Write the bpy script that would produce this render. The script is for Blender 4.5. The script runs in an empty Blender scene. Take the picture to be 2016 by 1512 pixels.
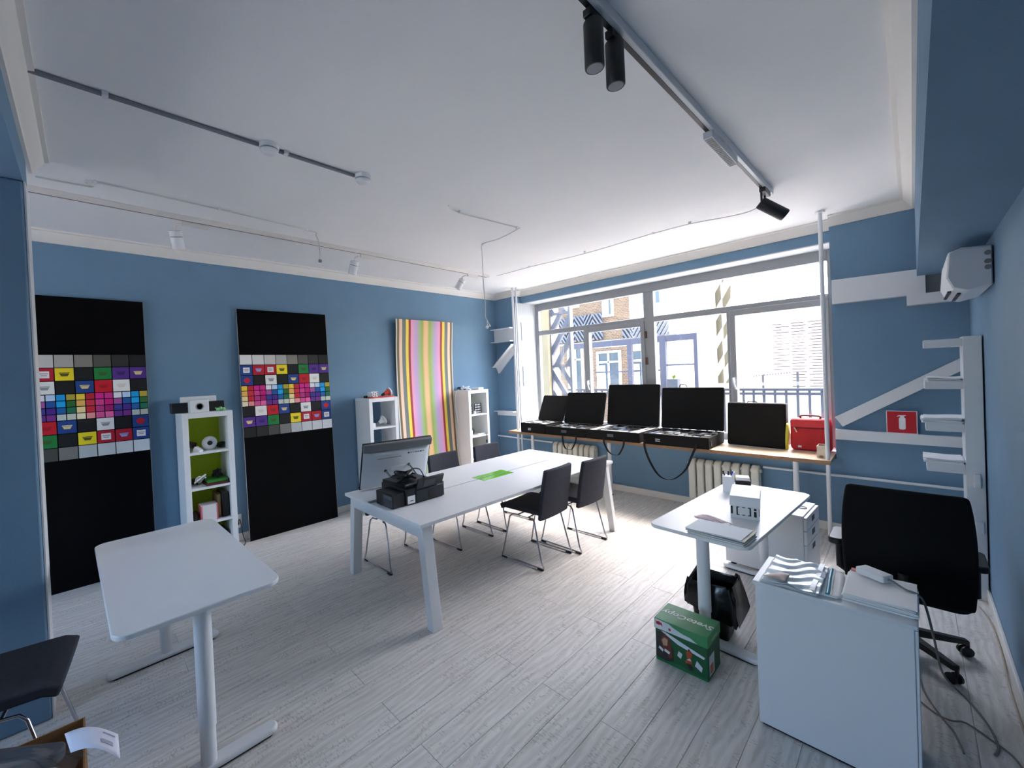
import bpy, bmesh, math, random
from mathutils import Vector, Matrix
random.seed(7)
PI = math.pi
SC = bpy.context.scene
COL = SC.collection

# ------------------------------------------------------------------ camera
cd = bpy.data.cameras.new('camera'); cam = bpy.data.objects.new('camera', cd); COL.objects.link(cam)
SC.camera = cam
def cam_axes(yaw, pitch, roll):
    f = Vector((-math.sin(yaw)*math.cos(pitch), math.cos(yaw)*math.cos(pitch), math.sin(pitch)))
    r = Vector((math.cos(yaw), math.sin(yaw), 0)); u = r.cross(f)
    c, s = math.cos(roll), math.sin(roll)
    return c*r+s*u, -s*r+c*u, f
_r, _u, _f = cam_axes(.8305, -.0116, -.0433)
M = Matrix((_r, _u, -_f)).transposed().to_4x4(); M.translation = Vector((5.1242, -5.5624, 1.7555))
cam.matrix_world = M
cd.sensor_fit = 'HORIZONTAL'; cd.sensor_width = 36.0
cd.lens = 810.7966/2016*36.0
cd.shift_x = 98.1339/2016; cd.shift_y = -9.8797/2016
cd.clip_start = .02; cd.clip_end = 200

# ------------------------------------------------------------------ world, sun, exposure
SC.view_settings.view_transform = 'Standard'; SC.view_settings.look = 'None'
SC.view_settings.gamma = 1; SC.view_settings.use_curve_mapping = False
SC.view_settings.exposure = 3.5
w = bpy.data.worlds.new('sky'); SC.world = w; w.use_nodes = True
nt = w.node_tree; bg = nt.nodes['Background']; sky = nt.nodes.new('ShaderNodeTexSky'); sky.sky_type = 'NISHITA'
sky.sun_disc = False; sky.sun_elevation = math.radians(56); sky.sun_rotation = math.radians(14)   # hazy sky, sun veiled beyond the window
sky.altitude = 100; sky.air_density = 1.0; sky.dust_density = 4; sky.ozone_density = 1.2
nt.links.new(sky.outputs[0], bg.inputs['Color']); bg.inputs['Strength'].default_value = .3
def portal(loc, rx, sx, sy):
    l = bpy.data.lights.new('window_daylight', 'AREA'); o = bpy.data.objects.new('window_daylight', l); COL.objects.link(o)
    l.shape = 'RECTANGLE'; l.size = sx; l.size_y = sy; l.cycles.is_portal = True
    o.location = loc; o.rotation_euler = (rx, 0, 0)
portal((2.53, .62, 1.87), math.radians(-90), 4.2, 2.3)
portal((2.0, -9.6, 1.75), math.radians(90), 2.1, 1.8)  # portal of the added back window
SC.cycles.max_bounces = 10; SC.cycles.diffuse_bounces = 6; SC.cycles.glossy_bounces = 3
SC.cycles.transparent_max_bounces = 12; SC.cycles.transmission_bounces = 6
SC.cycles.caustics_reflective = False; SC.cycles.caustics_refractive = False
SC.cycles.sample_clamp_indirect = 6
SC.cycles.use_denoising = True

# ------------------------------------------------------------------ materials
def lin(c):
    return tuple(((v/255)/12.92 if v/255 <= .04045 else ((v/255+.055)/1.055)**2.4) for v in c[:3])
MATS = {}
def mat(name, rgb, rough=.55, metal=0, noise=0, nscale=8, bump=0, bscale=60, spec=.5, alpha=None, coat=0, trans=0):
    if name in MATS: return MATS[name]
    m = bpy.data.materials.new(name); m.use_nodes = True; nt = m.node_tree
    b = nt.nodes['Principled BSDF']; c = lin(rgb)
    b.inputs['Base Color'].default_value = (*c, 1); b.inputs['Roughness'].default_value = rough
    b.inputs['Metallic'].default_value = metal; b.inputs['Specular IOR Level'].default_value = spec
    if coat: b.inputs['Coat Weight'].default_value = coat
    if trans: b.inputs['Transmission Weight'].default_value = trans
    if alpha is not None: b.inputs['Alpha'].default_value = alpha
    if noise or bump: tc = nt.nodes.new('ShaderNodeTexCoord')
    if noise:
        n = nt.nodes.new('ShaderNodeTexNoise'); n.inputs['Scale'].default_value = nscale; n.inputs['Detail'].default_value = 5
        nt.links.new(tc.outputs['Object'], n.inputs['Vector'])
        r = nt.nodes.new('ShaderNodeValToRGB')
        r.color_ramp.elements[0].position = .3; r.color_ramp.elements[1].position = .7
        r.color_ramp.elements[0].color = (*[v*(1-noise) for v in c], 1)
        r.color_ramp.elements[1].color = (*[min(1, v*(1+noise)) for v in c], 1)
        nt.links.new(n.outputs['Fac'], r.inputs['Fac']); nt.links.new(r.outputs['Color'], b.inputs['Base Color'])
    if bump:
        n2 = nt.nodes.new('ShaderNodeTexNoise'); n2.inputs['Scale'].default_value = bscale; n2.inputs['Detail'].default_value = 4
        nt.links.new(tc.outputs['Object'], n2.inputs['Vector'])
        bp = nt.nodes.new('ShaderNodeBump'); bp.inputs['Strength'].default_value = bump; bp.inputs['Distance'].default_value = .004
        nt.links.new(n2.outputs['Fac'], bp.inputs['Height']); nt.links.new(bp.outputs['Normal'], b.inputs['Normal'])
    MATS[name] = m; return m
def glass_mat(name, tint=(1, 1, 1), refl=.05, rough=0):
    if name in MATS: return MATS[name]
    m = bpy.data.materials.new(name); m.use_nodes = True; nt = m.node_tree; nt.nodes.clear()
    o = nt.nodes.new('ShaderNodeOutputMaterial'); t = nt.nodes.new('ShaderNodeBsdfTransparent'); g = nt.nodes.new('ShaderNodeBsdfGlossy')
    x = nt.nodes.new('ShaderNodeMixShader'); t.inputs['Color'].default_value = (*tint, 1); g.inputs['Roughness'].default_value = rough
    x.inputs['Fac'].default_value = refl
    nt.links.new(t.outputs[0], x.inputs[1]); nt.links.new(g.outputs[0], x.inputs[2]); nt.links.new(x.outputs[0], o.inputs['Surface'])
    MATS[name] = m; return m
def floor_mat():
    m = bpy.data.materials.new('whitewashed_oak'); m.use_nodes = True; nt = m.node_tree; b = nt.nodes['Principled BSDF']
    N = nt.nodes.new; L = nt.links.new
    tc = N('ShaderNodeTexCoord'); oi = N('ShaderNodeObjectInfo')
    add = N('ShaderNodeVectorMath'); add.operation = 'ADD'
    mul = N('ShaderNodeVectorMath'); mul.operation = 'SCALE'; mul.inputs['Scale'].default_value = 37
    cmb = N('ShaderNodeCombineXYZ')
    for i in range(3): L(oi.outputs['Random'], cmb.inputs[i])
    L(cmb.outputs[0], mul.inputs[0]); L(tc.outputs['Object'], add.inputs[0]); L(mul.outputs[0], add.inputs[1])
    mp = N('ShaderNodeMapping'); mp.inputs['Scale'].default_value = (14, 1.6, 1); L(add.outputs[0], mp.inputs['Vector'])
    n = N('ShaderNodeTexNoise'); n.inputs['Scale'].default_value = 3.2; n.inputs['Detail'].default_value = 9; n.inputs['Roughness'].default_value = .62; n.inputs['Distortion'].default_value = 1.1
    L(mp.outputs[0], n.inputs['Vector'])
    mp2 = N('ShaderNodeMapping'); mp2.inputs['Scale'].default_value = (5, 1.1, 1); L(add.outputs[0], mp2.inputs['Vector'])
    wv = N('ShaderNodeTexWave'); wv.inputs['Scale'].default_value = 1.6; wv.inputs['Distortion'].default_value = 9; wv.inputs['Detail'].default_value = 3; wv.inputs['Detail Scale'].default_value = 1.2
    L(mp2.outputs[0], wv.inputs['Vector'])
    # short cross-grain flecks
    mp3 = N('ShaderNodeMapping'); mp3.inputs['Scale'].default_value = (22, 60, 1); L(add.outputs[0], mp3.inputs['Vector'])
    n3 = N('ShaderNodeTexNoise'); n3.inputs['Scale'].default_value = 2; n3.inputs['Detail'].default_value = 2; L(mp3.outputs[0], n3.inputs['Vector'])
    n4 = N('ShaderNodeTexNoise'); n4.inputs['Scale'].default_value = 4; n4.inputs['Detail'].default_value = 2; L(mp2.outputs[0], n4.inputs['Vector'])
    def ramp(src, p0, p1, c0, c1):
        r = N('ShaderNodeValToRGB'); e = r.color_ramp.elements
        e[0].position = p0; e[1].position = p1; e[0].color = (*lin(c0), 1); e[1].color = (*lin(c1), 1)
        L(src, r.inputs['Fac']); return r.outputs['Color']
    c1 = ramp(n.outputs['Fac'], .30, .62, (172, 167, 160), (219, 216, 210))
    c2 = ramp(wv.outputs['Fac'], .05, .9, (209, 205, 198), (233, 230, 226))
    f1 = N('ShaderNodeMath'); f1.operation = 'GREATER_THAN'; f1.inputs[1].default_value = .57; L(n3.outputs['Fac'], f1.inputs[0])
    f2 = N('ShaderNodeMath'); f2.operation = 'GREATER_THAN'; f2.inputs[1].default_value = .54; L(n4.outputs['Fac'], f2.inputs[0])
    f3 = N('ShaderNodeMath'); f3.operation = 'MULTIPLY'; L(f1.outputs[0], f3.inputs[0]); L(f2.outputs[0], f3.inputs[1])
    f4 = N('ShaderNodeMath'); f4.operation = 'MULTIPLY'; f4.inputs[1].default_value = .30; L(f3.outputs[0], f4.inputs[0])
    mx = N('ShaderNodeMix'); mx.data_type = 'RGBA'; mx.inputs['Factor'].default_value = .55
    L(c1, mx.inputs['A']); L(c2, mx.inputs['B'])
    mx2 = N('ShaderNodeMix'); mx2.data_type = 'RGBA'; L(f4.outputs[0], mx2.inputs['Factor']); L(mx.outputs['Result'], mx2.inputs['A'])
    mx2.inputs['B'].default_value = (*lin((110, 106, 100)), 1)
    L(mx2.outputs['Result'], b.inputs['Base Color'])
    b.inputs['Roughness'].default_value = .42; b.inputs['Specular IOR Level'].default_value = .45
    bp = N('ShaderNodeBump'); bp.inputs['Strength'].default_value = .10; bp.inputs['Distance'].default_value = .003
    L(n.outputs['Fac'], bp.inputs['Height']); L(bp.outputs['Normal'], b.inputs['Normal'])
    MATS['oak'] = m; return m
def stripes_mat(stops):
    # printed vertical colour bands: position across the board drives a colour ramp
    m = bpy.data.materials.new('printed_stripes'); m.use_nodes = True; nt = m.node_tree; b = nt.nodes['Principled BSDF']
    uv = nt.nodes.new('ShaderNodeUVMap'); uv.uv_map = 'UVMap'; sp = nt.nodes.new('ShaderNodeSeparateXYZ'); r = nt.nodes.new('ShaderNodeValToRGB')
    nt.links.new(uv.outputs['UV'], sp.inputs[0]); nt.links.new(sp.outputs['X'], r.inputs['Fac'])
    e = r.color_ramp.elements
    while len(e) > 1: e.remove(e[-1])
    e[0].position = stops[0][0]; e[0].color = (*lin(stops[0][1]), 1)
    for p, c in stops[1:]:
        q = e.new(p); q.color = (*lin(c), 1)
    nt.links.new(r.outputs['Color'], b.inputs['Base Color']); b.inputs['Roughness'].default_value = .6
    return m

WALL = mat('blue_wall_paint', (108, 142, 168), .7, noise=.04, nscale=3, bump=.25, bscale=180)
CEIL = mat('white_ceiling_paint', (243, 243, 242), .85, noise=.015, nscale=2, bump=.15, bscale=40)
TRIM = mat('white_trim_paint', (230, 227, 220), .5)
WHITE = mat('white_lacquer', (232, 233, 234), .38, noise=.01)
WHITEM = mat('white_powder_coat', (226, 228, 230), .42)
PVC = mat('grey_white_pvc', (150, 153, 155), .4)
BLACK = mat('black_board', (7, 7, 9), .85, spec=.1)
BLACKP = mat('black_plastic', (14, 14, 16), .45)
BLACKF = mat('black_nylon', (20, 19, 20), .85, bump=.3, bscale=300)
GREYF = mat('grey_upholstery', (52, 53, 62), .9, noise=.12, nscale=40, bump=.4, bscale=400)
CHROME = mat('chrome', (190, 190, 195), .18, metal=1)
STEEL = mat('grey_steel', (120, 122, 126), .35, metal=1)
DARK = mat('dark_grey_plastic', (45, 46, 50), .5)
GREY = mat('grey_plastic', (120, 122, 124), .5)
PAPER = mat('white_paper', (240, 240, 240), .8)
CARD = mat('brown_cardboard', (160, 118, 76), .85, noise=.06)
WOODE = mat('oak_laminate', (150, 112, 78), .5, noise=.15, nscale=20)
GLASS = glass_mat('window_glass', refl=.045)
OAK = floor_mat()

# ------------------------------------------------------------------ geometry helpers
class MB:
    def __init__(s): s.v = []; s.f = []; s.uv = {}
    def add(s, vs, fs):
        b = len(s.v); s.v += [Vector(p) for p in vs]; s.f += [tuple(i+b for i in f) for f in fs]; return s
    def box(s, x0, x1, y0, y1, z0, z1, T=None):
        vs = [Vector((x, y, z)) for z in (z0, z1) for y in (y0, y1) for x in (x0, x1)]
        if T is not None: vs = [T @ p for p in vs]
        return s.add(vs, [(0, 2, 3, 1), (4, 5, 7, 6), (0, 1, 5, 4), (2, 6, 7, 3), (0, 4, 6, 2), (1, 3, 7, 5)])
    def hexa(s, b, t):
        # eight corners: bottom loop and top loop, same winding
        return s.add(list(b)+list(t), [(3, 2, 1, 0), (4, 5, 6, 7), (0, 1, 5, 4), (1, 2, 6, 5), (2, 3, 7, 6), (3, 0, 4, 7)])
    def prism(s, poly, axis, a0, a1, T=None):
        n = len(poly)
        def P(u, w, a):
            p = {'X': (a, u, w), 'Y': (u, a, w), 'Z': (u, w, a)}[axis]
            return T @ Vector(p) if T is not None else Vector(p)
        vs = [P(u, w, a0) for u, w in poly]+[P(u, w, a1) for u, w in poly]
        return s.add(vs, [tuple(range(n))[::-1], tuple(range(n, 2*n))]+[(i, (i+1) % n, n+(i+1) % n, n+i) for i in range(n)])
    def tube(s, pts, r, n=8, caps=True):
        pts = [Vector(p) for p in pts]; k = len(pts); rs = r if isinstance(r, (list, tuple)) else [r]*k
        d0 = (pts[1]-pts[0]).normalized(); up = Vector((0, 0, 1)) if abs(d0.z) < .9 else Vector((1, 0, 0))
        a = d0.cross(up).normalized(); rings = []
        for i, p in enumerate(pts):
            d = (pts[min(i+1, k-1)]-pts[max(i-1, 0)]).normalized()
            a = (a-d*a.dot(d)).normalized(); b = d.cross(a)
            rings.append([p+(a*math.cos(2*PI*j/n)+b*math.sin(2*PI*j/n))*rs[i] for j in range(n)])
        fs = [(i*n+j, i*n+(j+1) % n, (i+1)*n+(j+1) % n, (i+1)*n+j) for i in range(k-1) for j in range(n)]
        if caps: fs += [tuple(range(n))[::-1], tuple(range((k-1)*n, k*n))]
        return s.add([p for q in rings for p in q], fs)
    def ribbon(s, pts, wdir, w_, t):
        pts = [Vector(p) for p in pts]; wd = Vector(wdir).normalized()*w_/2; k = len(pts); vs = []
        for i, p in enumerate(pts):
            d = (pts[min(i+1, k-1)]-pts[max(i-1, 0)]).normalized(); nn = d.cross(wd).normalized()*t/2
            vs += [p-wd-nn, p+wd-nn, p+wd+nn, p-wd+nn]
        fs = [(i*4+j, i*4+(j+1) % 4, i*4+4+(j+1) % 4, i*4+4+j) for i in range(k-1) for j in range(4)]
        fs += [(3, 2, 1, 0), tuple((k-1)*4+j for j in range(4))]
        return s.add(vs, fs)
    def lathe(s, prof, c=(0, 0, 0), n=20, T=None):
        c = Vector(c); vs = []
        for r, z in prof:
            for j in range(n):
                p = Vector((r*math.cos(2*PI*j/n), r*math.sin(2*PI*j/n), z))
                vs.append((T @ p if T is not None else p)+c)
        k = len(prof)
        fs = [(i*n+j, i*n+(j+1) % n, (i+1)*n+(j+1) % n, (i+1)*n+j) for i in range(k-1) for j in range(n)]
        fs += [tuple(range(n))[::-1], tuple(range((k-1)*n, k*n))]
        return s.add(vs, fs)
    def sphere(s, c, r, n=14, m=9, sq=(1, 1, 1)):
        return s.lathe2([(math.sin(PI*i/m), -math.cos(PI*i/m)) for i in range(m+1)], c, r, n, sq)
    def lathe2(s, prof, c, r, n, sq):
        c = Vector(c); vs = [Vector((p*math.cos(2*PI*j/n)*sq[0], p*math.sin(2*PI*j/n)*sq[1], z*sq[2]))*r+c for p, z in [(max(q[0], .001), q[1]) for q in prof] for j in range(n)]
        k = len(prof)
        return s.add(vs, [(i*n+j, i*n+(j+1) % n, (i+1)*n+(j+1) % n, (i+1)*n+j) for i in range(k-1) for j in range(n)]+[tuple(range(n))[::-1], tuple(range((k-1)*n, k*n))])
    def grid(s, fn, nu, nv, thick=0):
        # surface fn(u,v) -> point, both 0..1; thick gives a back sheet
        vs = [Vector(fn(i/nu, j/nv)) for j in range(nv+1) for i in range(nu+1)]; W = nu+1
        fs = [(j*W+i, j*W+i+1, (j+1)*W+i+1, (j+1)*W+i) for j in range(nv) for i in range(nu)]
        if thick:
            n = len(vs); nrm = [Vector((0, 0, 0)) for _ in vs]
            for f in fs:
                q = (vs[f[1]]-vs[f[0]]).cross(vs[f[3]]-vs[f[0]])
                for i in f: nrm[i] += q
            vs += [p-nn.normalized()*thick for p, nn in zip(vs[:n], nrm)]
            fs2 = [tuple(n+i for i in f[::-1]) for f in fs]
            rim = [i for i in range(W)]+[j*W+nu for j in range(1, nv+1)]+[nv*W+i for i in range(nu-1, -1, -1)]+[j*W for j in range(nv-1, 0, -1)]
            fs = fs+fs2+[(rim[(a+1) % len(rim)], rim[a], n+rim[a], n+rim[(a+1) % len(rim)]) for a in range(len(rim))]
        return s.add(vs, fs)
    def build(s, name, m, parent=None, bev=0, seg=2, smooth=None, org=None, sub=0):
        o_ = Vector(org) if org is not None else Vector((0, 0, 0))
        me = bpy.data.meshes.new(name); me.from_pydata([p-o_ for p in s.v], [], s.f); me.update()
        bm = bmesh.new(); bm.from_mesh(me); bmesh.ops.recalc_face_normals(bm, faces=bm.faces); bm.to_mesh(me); bm.free()
        if m: me.materials.append(m)
        ob = bpy.data.objects.new(name, me); COL.objects.link(ob)
        if parent is not None: ob.parent = parent
        elif org is not None: ob.location = o_
        if bev:
            q = ob.modifiers.new('bevel', 'BEVEL'); q.width = bev; q.segments = seg; q.limit_method = 'ANGLE'; q.angle_limit = .6
        if sub:
            q = ob.modifiers.new('sub', 'SUBSURF'); q.levels = sub; q.render_levels = sub
        if smooth or bev or sub:
            me.shade_smooth(); me.set_sharp_from_angle(angle=smooth or .7)
        return ob
def B(*a): return MB().box(*a)
ORG = {}
def tag(o, label, cat, group=None, kind=None):
    o['label'] = label; o['category'] = cat
    if group: o['group'] = group
    if kind: o['kind'] = kind
    return o
def thing(name, label, cat, loc=(0, 0, 0), rz=0, group=None):
    o = bpy.data.objects.new(name, None); COL.objects.link(o); o.empty_display_size = .05
    o.location = loc; o.rotation_euler = (0, 0, rz); tag(o, label, cat, group); ORG[o.name] = Vector(loc); return o
def part(mb, name, m, t, **k):
    # part given in world coordinates of an unrotated thing t
    return mb.build(name, m, t, org=ORG[t.name], **k)
def sub(mb, name, m, p, t, **k):
    return mb.build(name, m, p, org=ORG[t.name], **k)
def solo(mb, name, m, label, cat, group=None, kind=None, **k):
    xs = [p.x for p in mb.v]; ys = [p.y for p in mb.v]; zs = [p.z for p in mb.v]
    o = mb.build(name, m, None, org=((min(xs)+max(xs))/2, (min(ys)+max(ys))/2, min(zs)), **k)
    return tag(o, label, cat, group, kind)
def struct(mb, name, m, parent=None, **k):
    o = mb.build(name, m, parent, **k)
    if parent is None: o['kind'] = 'structure'
    return o
def copy_tree(o, loc=None, rz=None, label=None, parent=None):
    c = o.copy(); COL.objects.link(c)
    if parent is not None: c.parent = parent
    if loc is not None: c.location = loc
    if rz is not None: c.rotation_euler = (0, 0, rz)
    if label: c['label'] = label
    for ch in list(o.children): copy_tree(ch, parent=c)
    return c
def rot(loc, rz=0, rx=0, ry=0):
    return Matrix.Translation(Vector(loc)) @ Matrix.Rotation(rz, 4, 'Z') @ Matrix.Rotation(ry, 4, 'Y') @ Matrix.Rotation(rx, 4, 'X')
def rrect(x0, x1, y0, y1, r, n=6):
    pts = []
    for cx, cy, a in ((x1-r, y0+r, -PI/2), (x1-r, y1-r, 0), (x0+r, y1-r, PI/2), (x0+r, y0+r, PI)):
        pts += [(cx+r*math.cos(a+PI/2*i/n), cy+r*math.sin(a+PI/2*i/n)) for i in range(n+1)]
    return pts
def spline(pts, n=8):
    # Catmull-Rom through the points
    P = [Vector(p) for p in pts]; out = []
    for i in range(len(P)-1):
        a, b, c, d = P[max(i-1, 0)], P[i], P[i+1], P[min(i+2, len(P)-1)]
        for k in range(n):
            t = k/n
            out.append(.5*((2*b)+(c-a)*t+(2*a-5*b+4*c-d)*t*t+(3*b-a-3*c+d)*t**3))
    return out+[P[-1]]
def text_mb(s, size, extrude, T, shear=0, bold=0):
    cu = bpy.data.curves.new('txt', 'FONT'); cu.body = s; cu.size = size; cu.extrude = extrude; cu.align_x = 'CENTER'; cu.align_y = 'CENTER'; cu.shear = shear; cu.offset = bold; cu.resolution_u = 3
    o = bpy.data.objects.new('txt', cu); COL.objects.link(o)
    dg = bpy.context.evaluated_depsgraph_get(); me = bpy.data.meshes.new_from_object(o.evaluated_get(dg))
    mb = MB(); mb.add([T @ v.co for v in me.vertices], [tuple(p.vertices) for p in me.polygons])
    bpy.data.objects.remove(o); bpy.data.meshes.remove(me); bpy.data.curves.remove(cu)
    return mb
# ================================================================== room shell
W = 5.46; CZ = 3.17; BX0, BX1 = 0.8, 3.2   # BX: unseen window added in the back wall to let fill light in
fl = struct(B(-.2, W+.2, -9.3, .6, -.14, -.013).box(0, W, -9.2, -6.7, -.013, 0), 'floor', mat('subfloor', (120, 116, 110), .9))
PL = {}
def plank_mesh(wd, ln):
    k = (round(wd, 4), round(ln, 4))
    if k not in PL:
        a, b, c = wd/2-.0006, ln/2-.0006, .0016
        mb = MB(); L = []
        for (x, y, z) in ((a, b, -.013), (a, b, -c), (a-c, b-c, 0)):
            L += [(-x, -y, z), (x, -y, z), (x, y, z), (-x, y, z)]
        f = [(3, 2, 1, 0), (8, 9, 10, 11)]
        for r in (0, 4): f += [(r+i, r+(i+1) % 4, r+4+(i+1) % 4, r+4+i) for i in range(4)]
        mb.add(L, f); o = mb.build('plank', OAK); PL[k] = o.data; bpy.data.objects.remove(o)
    return PL[k]
x = -.056; row = 0
while x < W:
    x0, x1 = max(x, 0), min(x+.178, W)
    odd = round((x-3.682)/.178) % 2
    y = -3.735+(.715 if odd else 0)-1.43*4
    while y < 0:
        y0, y1 = max(y, -6.7), min(y+1.43, 0)
        if y1-y0 > .03 and x1-x0 > .02:
            o = bpy.data.objects.new('plank', plank_mesh(x1-x0, y1-y0)); COL.objects.link(o); o.parent = fl
            o.location = ((x0+x1)/2, (y0+y1)/2, 0)
        y += 1.43
    x += .178
struct(B(-.3, W+.3, -9.4, .64, CZ, CZ+.25), 'ceiling', CEIL)
struct(B(-.25, 0, -9.4, 0, 0, CZ), 'wall_left', WALL)
struct(B(W, W+.25, -9.4, 0, 0, CZ), 'wall_right', WALL)
struct(B(0, .475, 0, .62, 0, CZ).box(4.585, W, 0, .62, 0, CZ).box(.475, 4.585, .153, .62, 2.957, CZ).box(.475, 4.585, 0, .62, 0, .74), 'wall_far', WALL)
struct(B(0, BX0, -9.4, -9.2, 0, CZ).box(BX1, W, -9.4, -9.2, 0, CZ).box(BX0, BX1, -9.4, -9.2, 0, .9).box(BX0, BX1, -9.4, -9.2, 2.6, CZ), 'wall_back', WALL)
# dropped beams at the right wall and over the camera, and the pillar the second one rests on
struct(B(5.165, W, -9.2, 0, 2.45, CZ), 'beam_right', WALL)
struct(B(1.74, 5.165, -6.25, -5.765, 2.88, CZ), 'beam_back', WALL)
struct(B(1.72, 1.97, -6.9, -5.765, 0, 2.88), 'pillar', WALL, bev=.012)
struct(B(1.745, 1.962, -5.764, -5.757, 0, 2.88), 'pillar_front_sheet', WHITE)  # thin white sheet covering the pillar's front face
# plaster cornices
prof = [(0, 0), (.016, 0), (.022, .012), (.034, .02), (.052, .055), (.064, .068), (.07, .082), (.092, .086), (.092, .1), (0, .1)]
def cornice(mb, a, b, nx, ny):
    # runs from a to b (x, y), profile grows towards (nx, ny)
    d = []
    for (px, py) in (a, b):
        d.append([(px+nx*u, py+ny*u, CZ-.1+v) for u, v in prof])
    n = len(prof)
    mb.add(d[0]+d[1], [tuple(range(n)), tuple(range(n, 2*n))]+[(i, (i+1) % n, n+(i+1) % n, n+i) for i in range(n)])
mb = MB(); cornice(mb, (0, -9.2), (0, 0), 1, 0); struct(mb, 'trim_1', TRIM, smooth=.6)
mb = MB(); cornice(mb, (0, 0), (.475, 0), 0, -1); cornice(mb, (.475, .153), (4.585, .153), 0, -1); cornice(mb, (4.585, 0), (5.165, 0), 0, -1)
cornice(mb, (.475, 0), (.475, .153), 1, 0); struct(mb, 'trim_2', TRIM, smooth=.6)
mb = MB(); cornice(mb, (5.165, -5.765), (5.165, 0), -1, 0); struct(mb, 'trim_3', TRIM, smooth=.6)
mb = MB(); cornice(mb, (1.58, -5.765), (5.165, -5.765), 0, 1); struct(mb, 'trim_4', TRIM, smooth=.6)
# baseboards
struct(B(0, .014, -9.2, 0, 0, .085), 'baseboard_left', TRIM, bev=.004)
struct(B(.014, W, -.014, 0, 0, .085), 'baseboard_far', TRIM, bev=.004)
struct(B(W-.016, W, -9.2, -.014, 0, .085), 'baseboard_right', TRIM, bev=.004)

# ------------------------------------------------------------------ window
win = bpy.data.objects.new('window_1', None); COL.objects.link(win); win['kind'] = 'structure'
def wp(mb, name, m, **k): return mb.build(name, m, win, **k)
PLAST = mat('white_plaster', (198, 202, 206), .7, bump=.1, bscale=60)
Y0, Y1 = .45, .53
wp(MB().prism([(.475, 0), (.56, Y0), (.475, .62)], 'Z', .774, 2.957), 'reveal', PLAST)
wp(MB().prism([(4.585, 0), (4.585, .62), (4.545, Y0)], 'Z', .774, 2.957), 'reveal', PLAST)
wp(B(.475, 4.585, .153, .62, 2.945, 2.957), 'reveal_soffit', PLAST)
wp(B(.475, 4.585, .10, Y0, .748, .774), 'window_sill', WHITE, bev=.004)
wp(B(.485, .505, .12, .33, 2.30, 2.62, rot((.004, 0, 0), rz=-.0)), 'panel', PLAST, bev=.003)
wp(B(.495, .515, .12, .30, 1.5, 1.85), 'panel', PLAST, bev=.003)
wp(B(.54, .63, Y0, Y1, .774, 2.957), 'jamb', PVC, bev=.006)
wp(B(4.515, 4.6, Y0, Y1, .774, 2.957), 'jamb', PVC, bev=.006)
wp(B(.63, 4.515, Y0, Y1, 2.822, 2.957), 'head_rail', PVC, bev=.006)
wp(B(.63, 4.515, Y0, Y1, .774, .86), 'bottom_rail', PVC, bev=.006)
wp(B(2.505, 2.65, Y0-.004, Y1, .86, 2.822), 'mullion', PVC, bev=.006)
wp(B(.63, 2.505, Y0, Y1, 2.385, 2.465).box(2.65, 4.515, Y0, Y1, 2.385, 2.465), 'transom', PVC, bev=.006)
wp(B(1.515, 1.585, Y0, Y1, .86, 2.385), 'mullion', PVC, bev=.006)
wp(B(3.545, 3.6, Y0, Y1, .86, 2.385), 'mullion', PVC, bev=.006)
for (a, b) in ((1.56, 2.515), (3.58, 4.52)):
    y_ = Y0-.022
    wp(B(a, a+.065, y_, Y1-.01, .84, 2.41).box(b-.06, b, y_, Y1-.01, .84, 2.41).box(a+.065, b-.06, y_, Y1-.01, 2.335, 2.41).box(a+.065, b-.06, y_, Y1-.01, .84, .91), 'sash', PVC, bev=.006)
for (a, b, z0, z1) in ((.63, 2.505, 2.465, 2.822), (2.65, 4.515, 2.465, 2.822), (.63, 1.515, .86, 2.385), (1.625, 2.455, .91, 2.335), (2.65, 3.545, .86, 2.385), (3.645, 4.46, .91, 2.335)):
    wp(B(a, b, .488, .494, z0, z1), 'pane', GLASS)
for hx in (1.592, 3.612):
    wp(B(hx-.012, hx+.012, Y0-.036, Y0-.022, 1.50, 1.57).tube(spline([(hx, Y0-.03, 1.55), (hx, Y0-.06, 1.55), (hx+.01, Y0-.066, 1.49), (hx+.03, Y0-.066, 1.42)], 5), .009), 'handle', WHITE, smooth=.7)
for z in (2.16, 1.78):
    wp(B(2.52, 2.545, Y0-.032, Y0-.004, z, z+.10), 'hinge', mat('brown_hinge', (92, 66, 48), .5))

added_win = bpy.data.objects.new('added_window', None); COL.objects.link(added_win); added_win['kind'] = 'structure'  # unseen window, added to brighten the room from behind
B(BX0, BX0+.08, -9.36, -9.28, .9, 2.6).box(BX1-.08, BX1, -9.36, -9.28, .9, 2.6).box(BX0+.08, BX1-.08, -9.36, -9.28, .9, .98).box(BX0+.08, BX1-.08, -9.36, -9.28, 2.52, 2.6).build('frame', PVC, added_win)
B(BX0+.08, BX1-.08, -9.325, -9.319, .98, 2.52).build('pane', GLASS, added_win)

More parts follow.
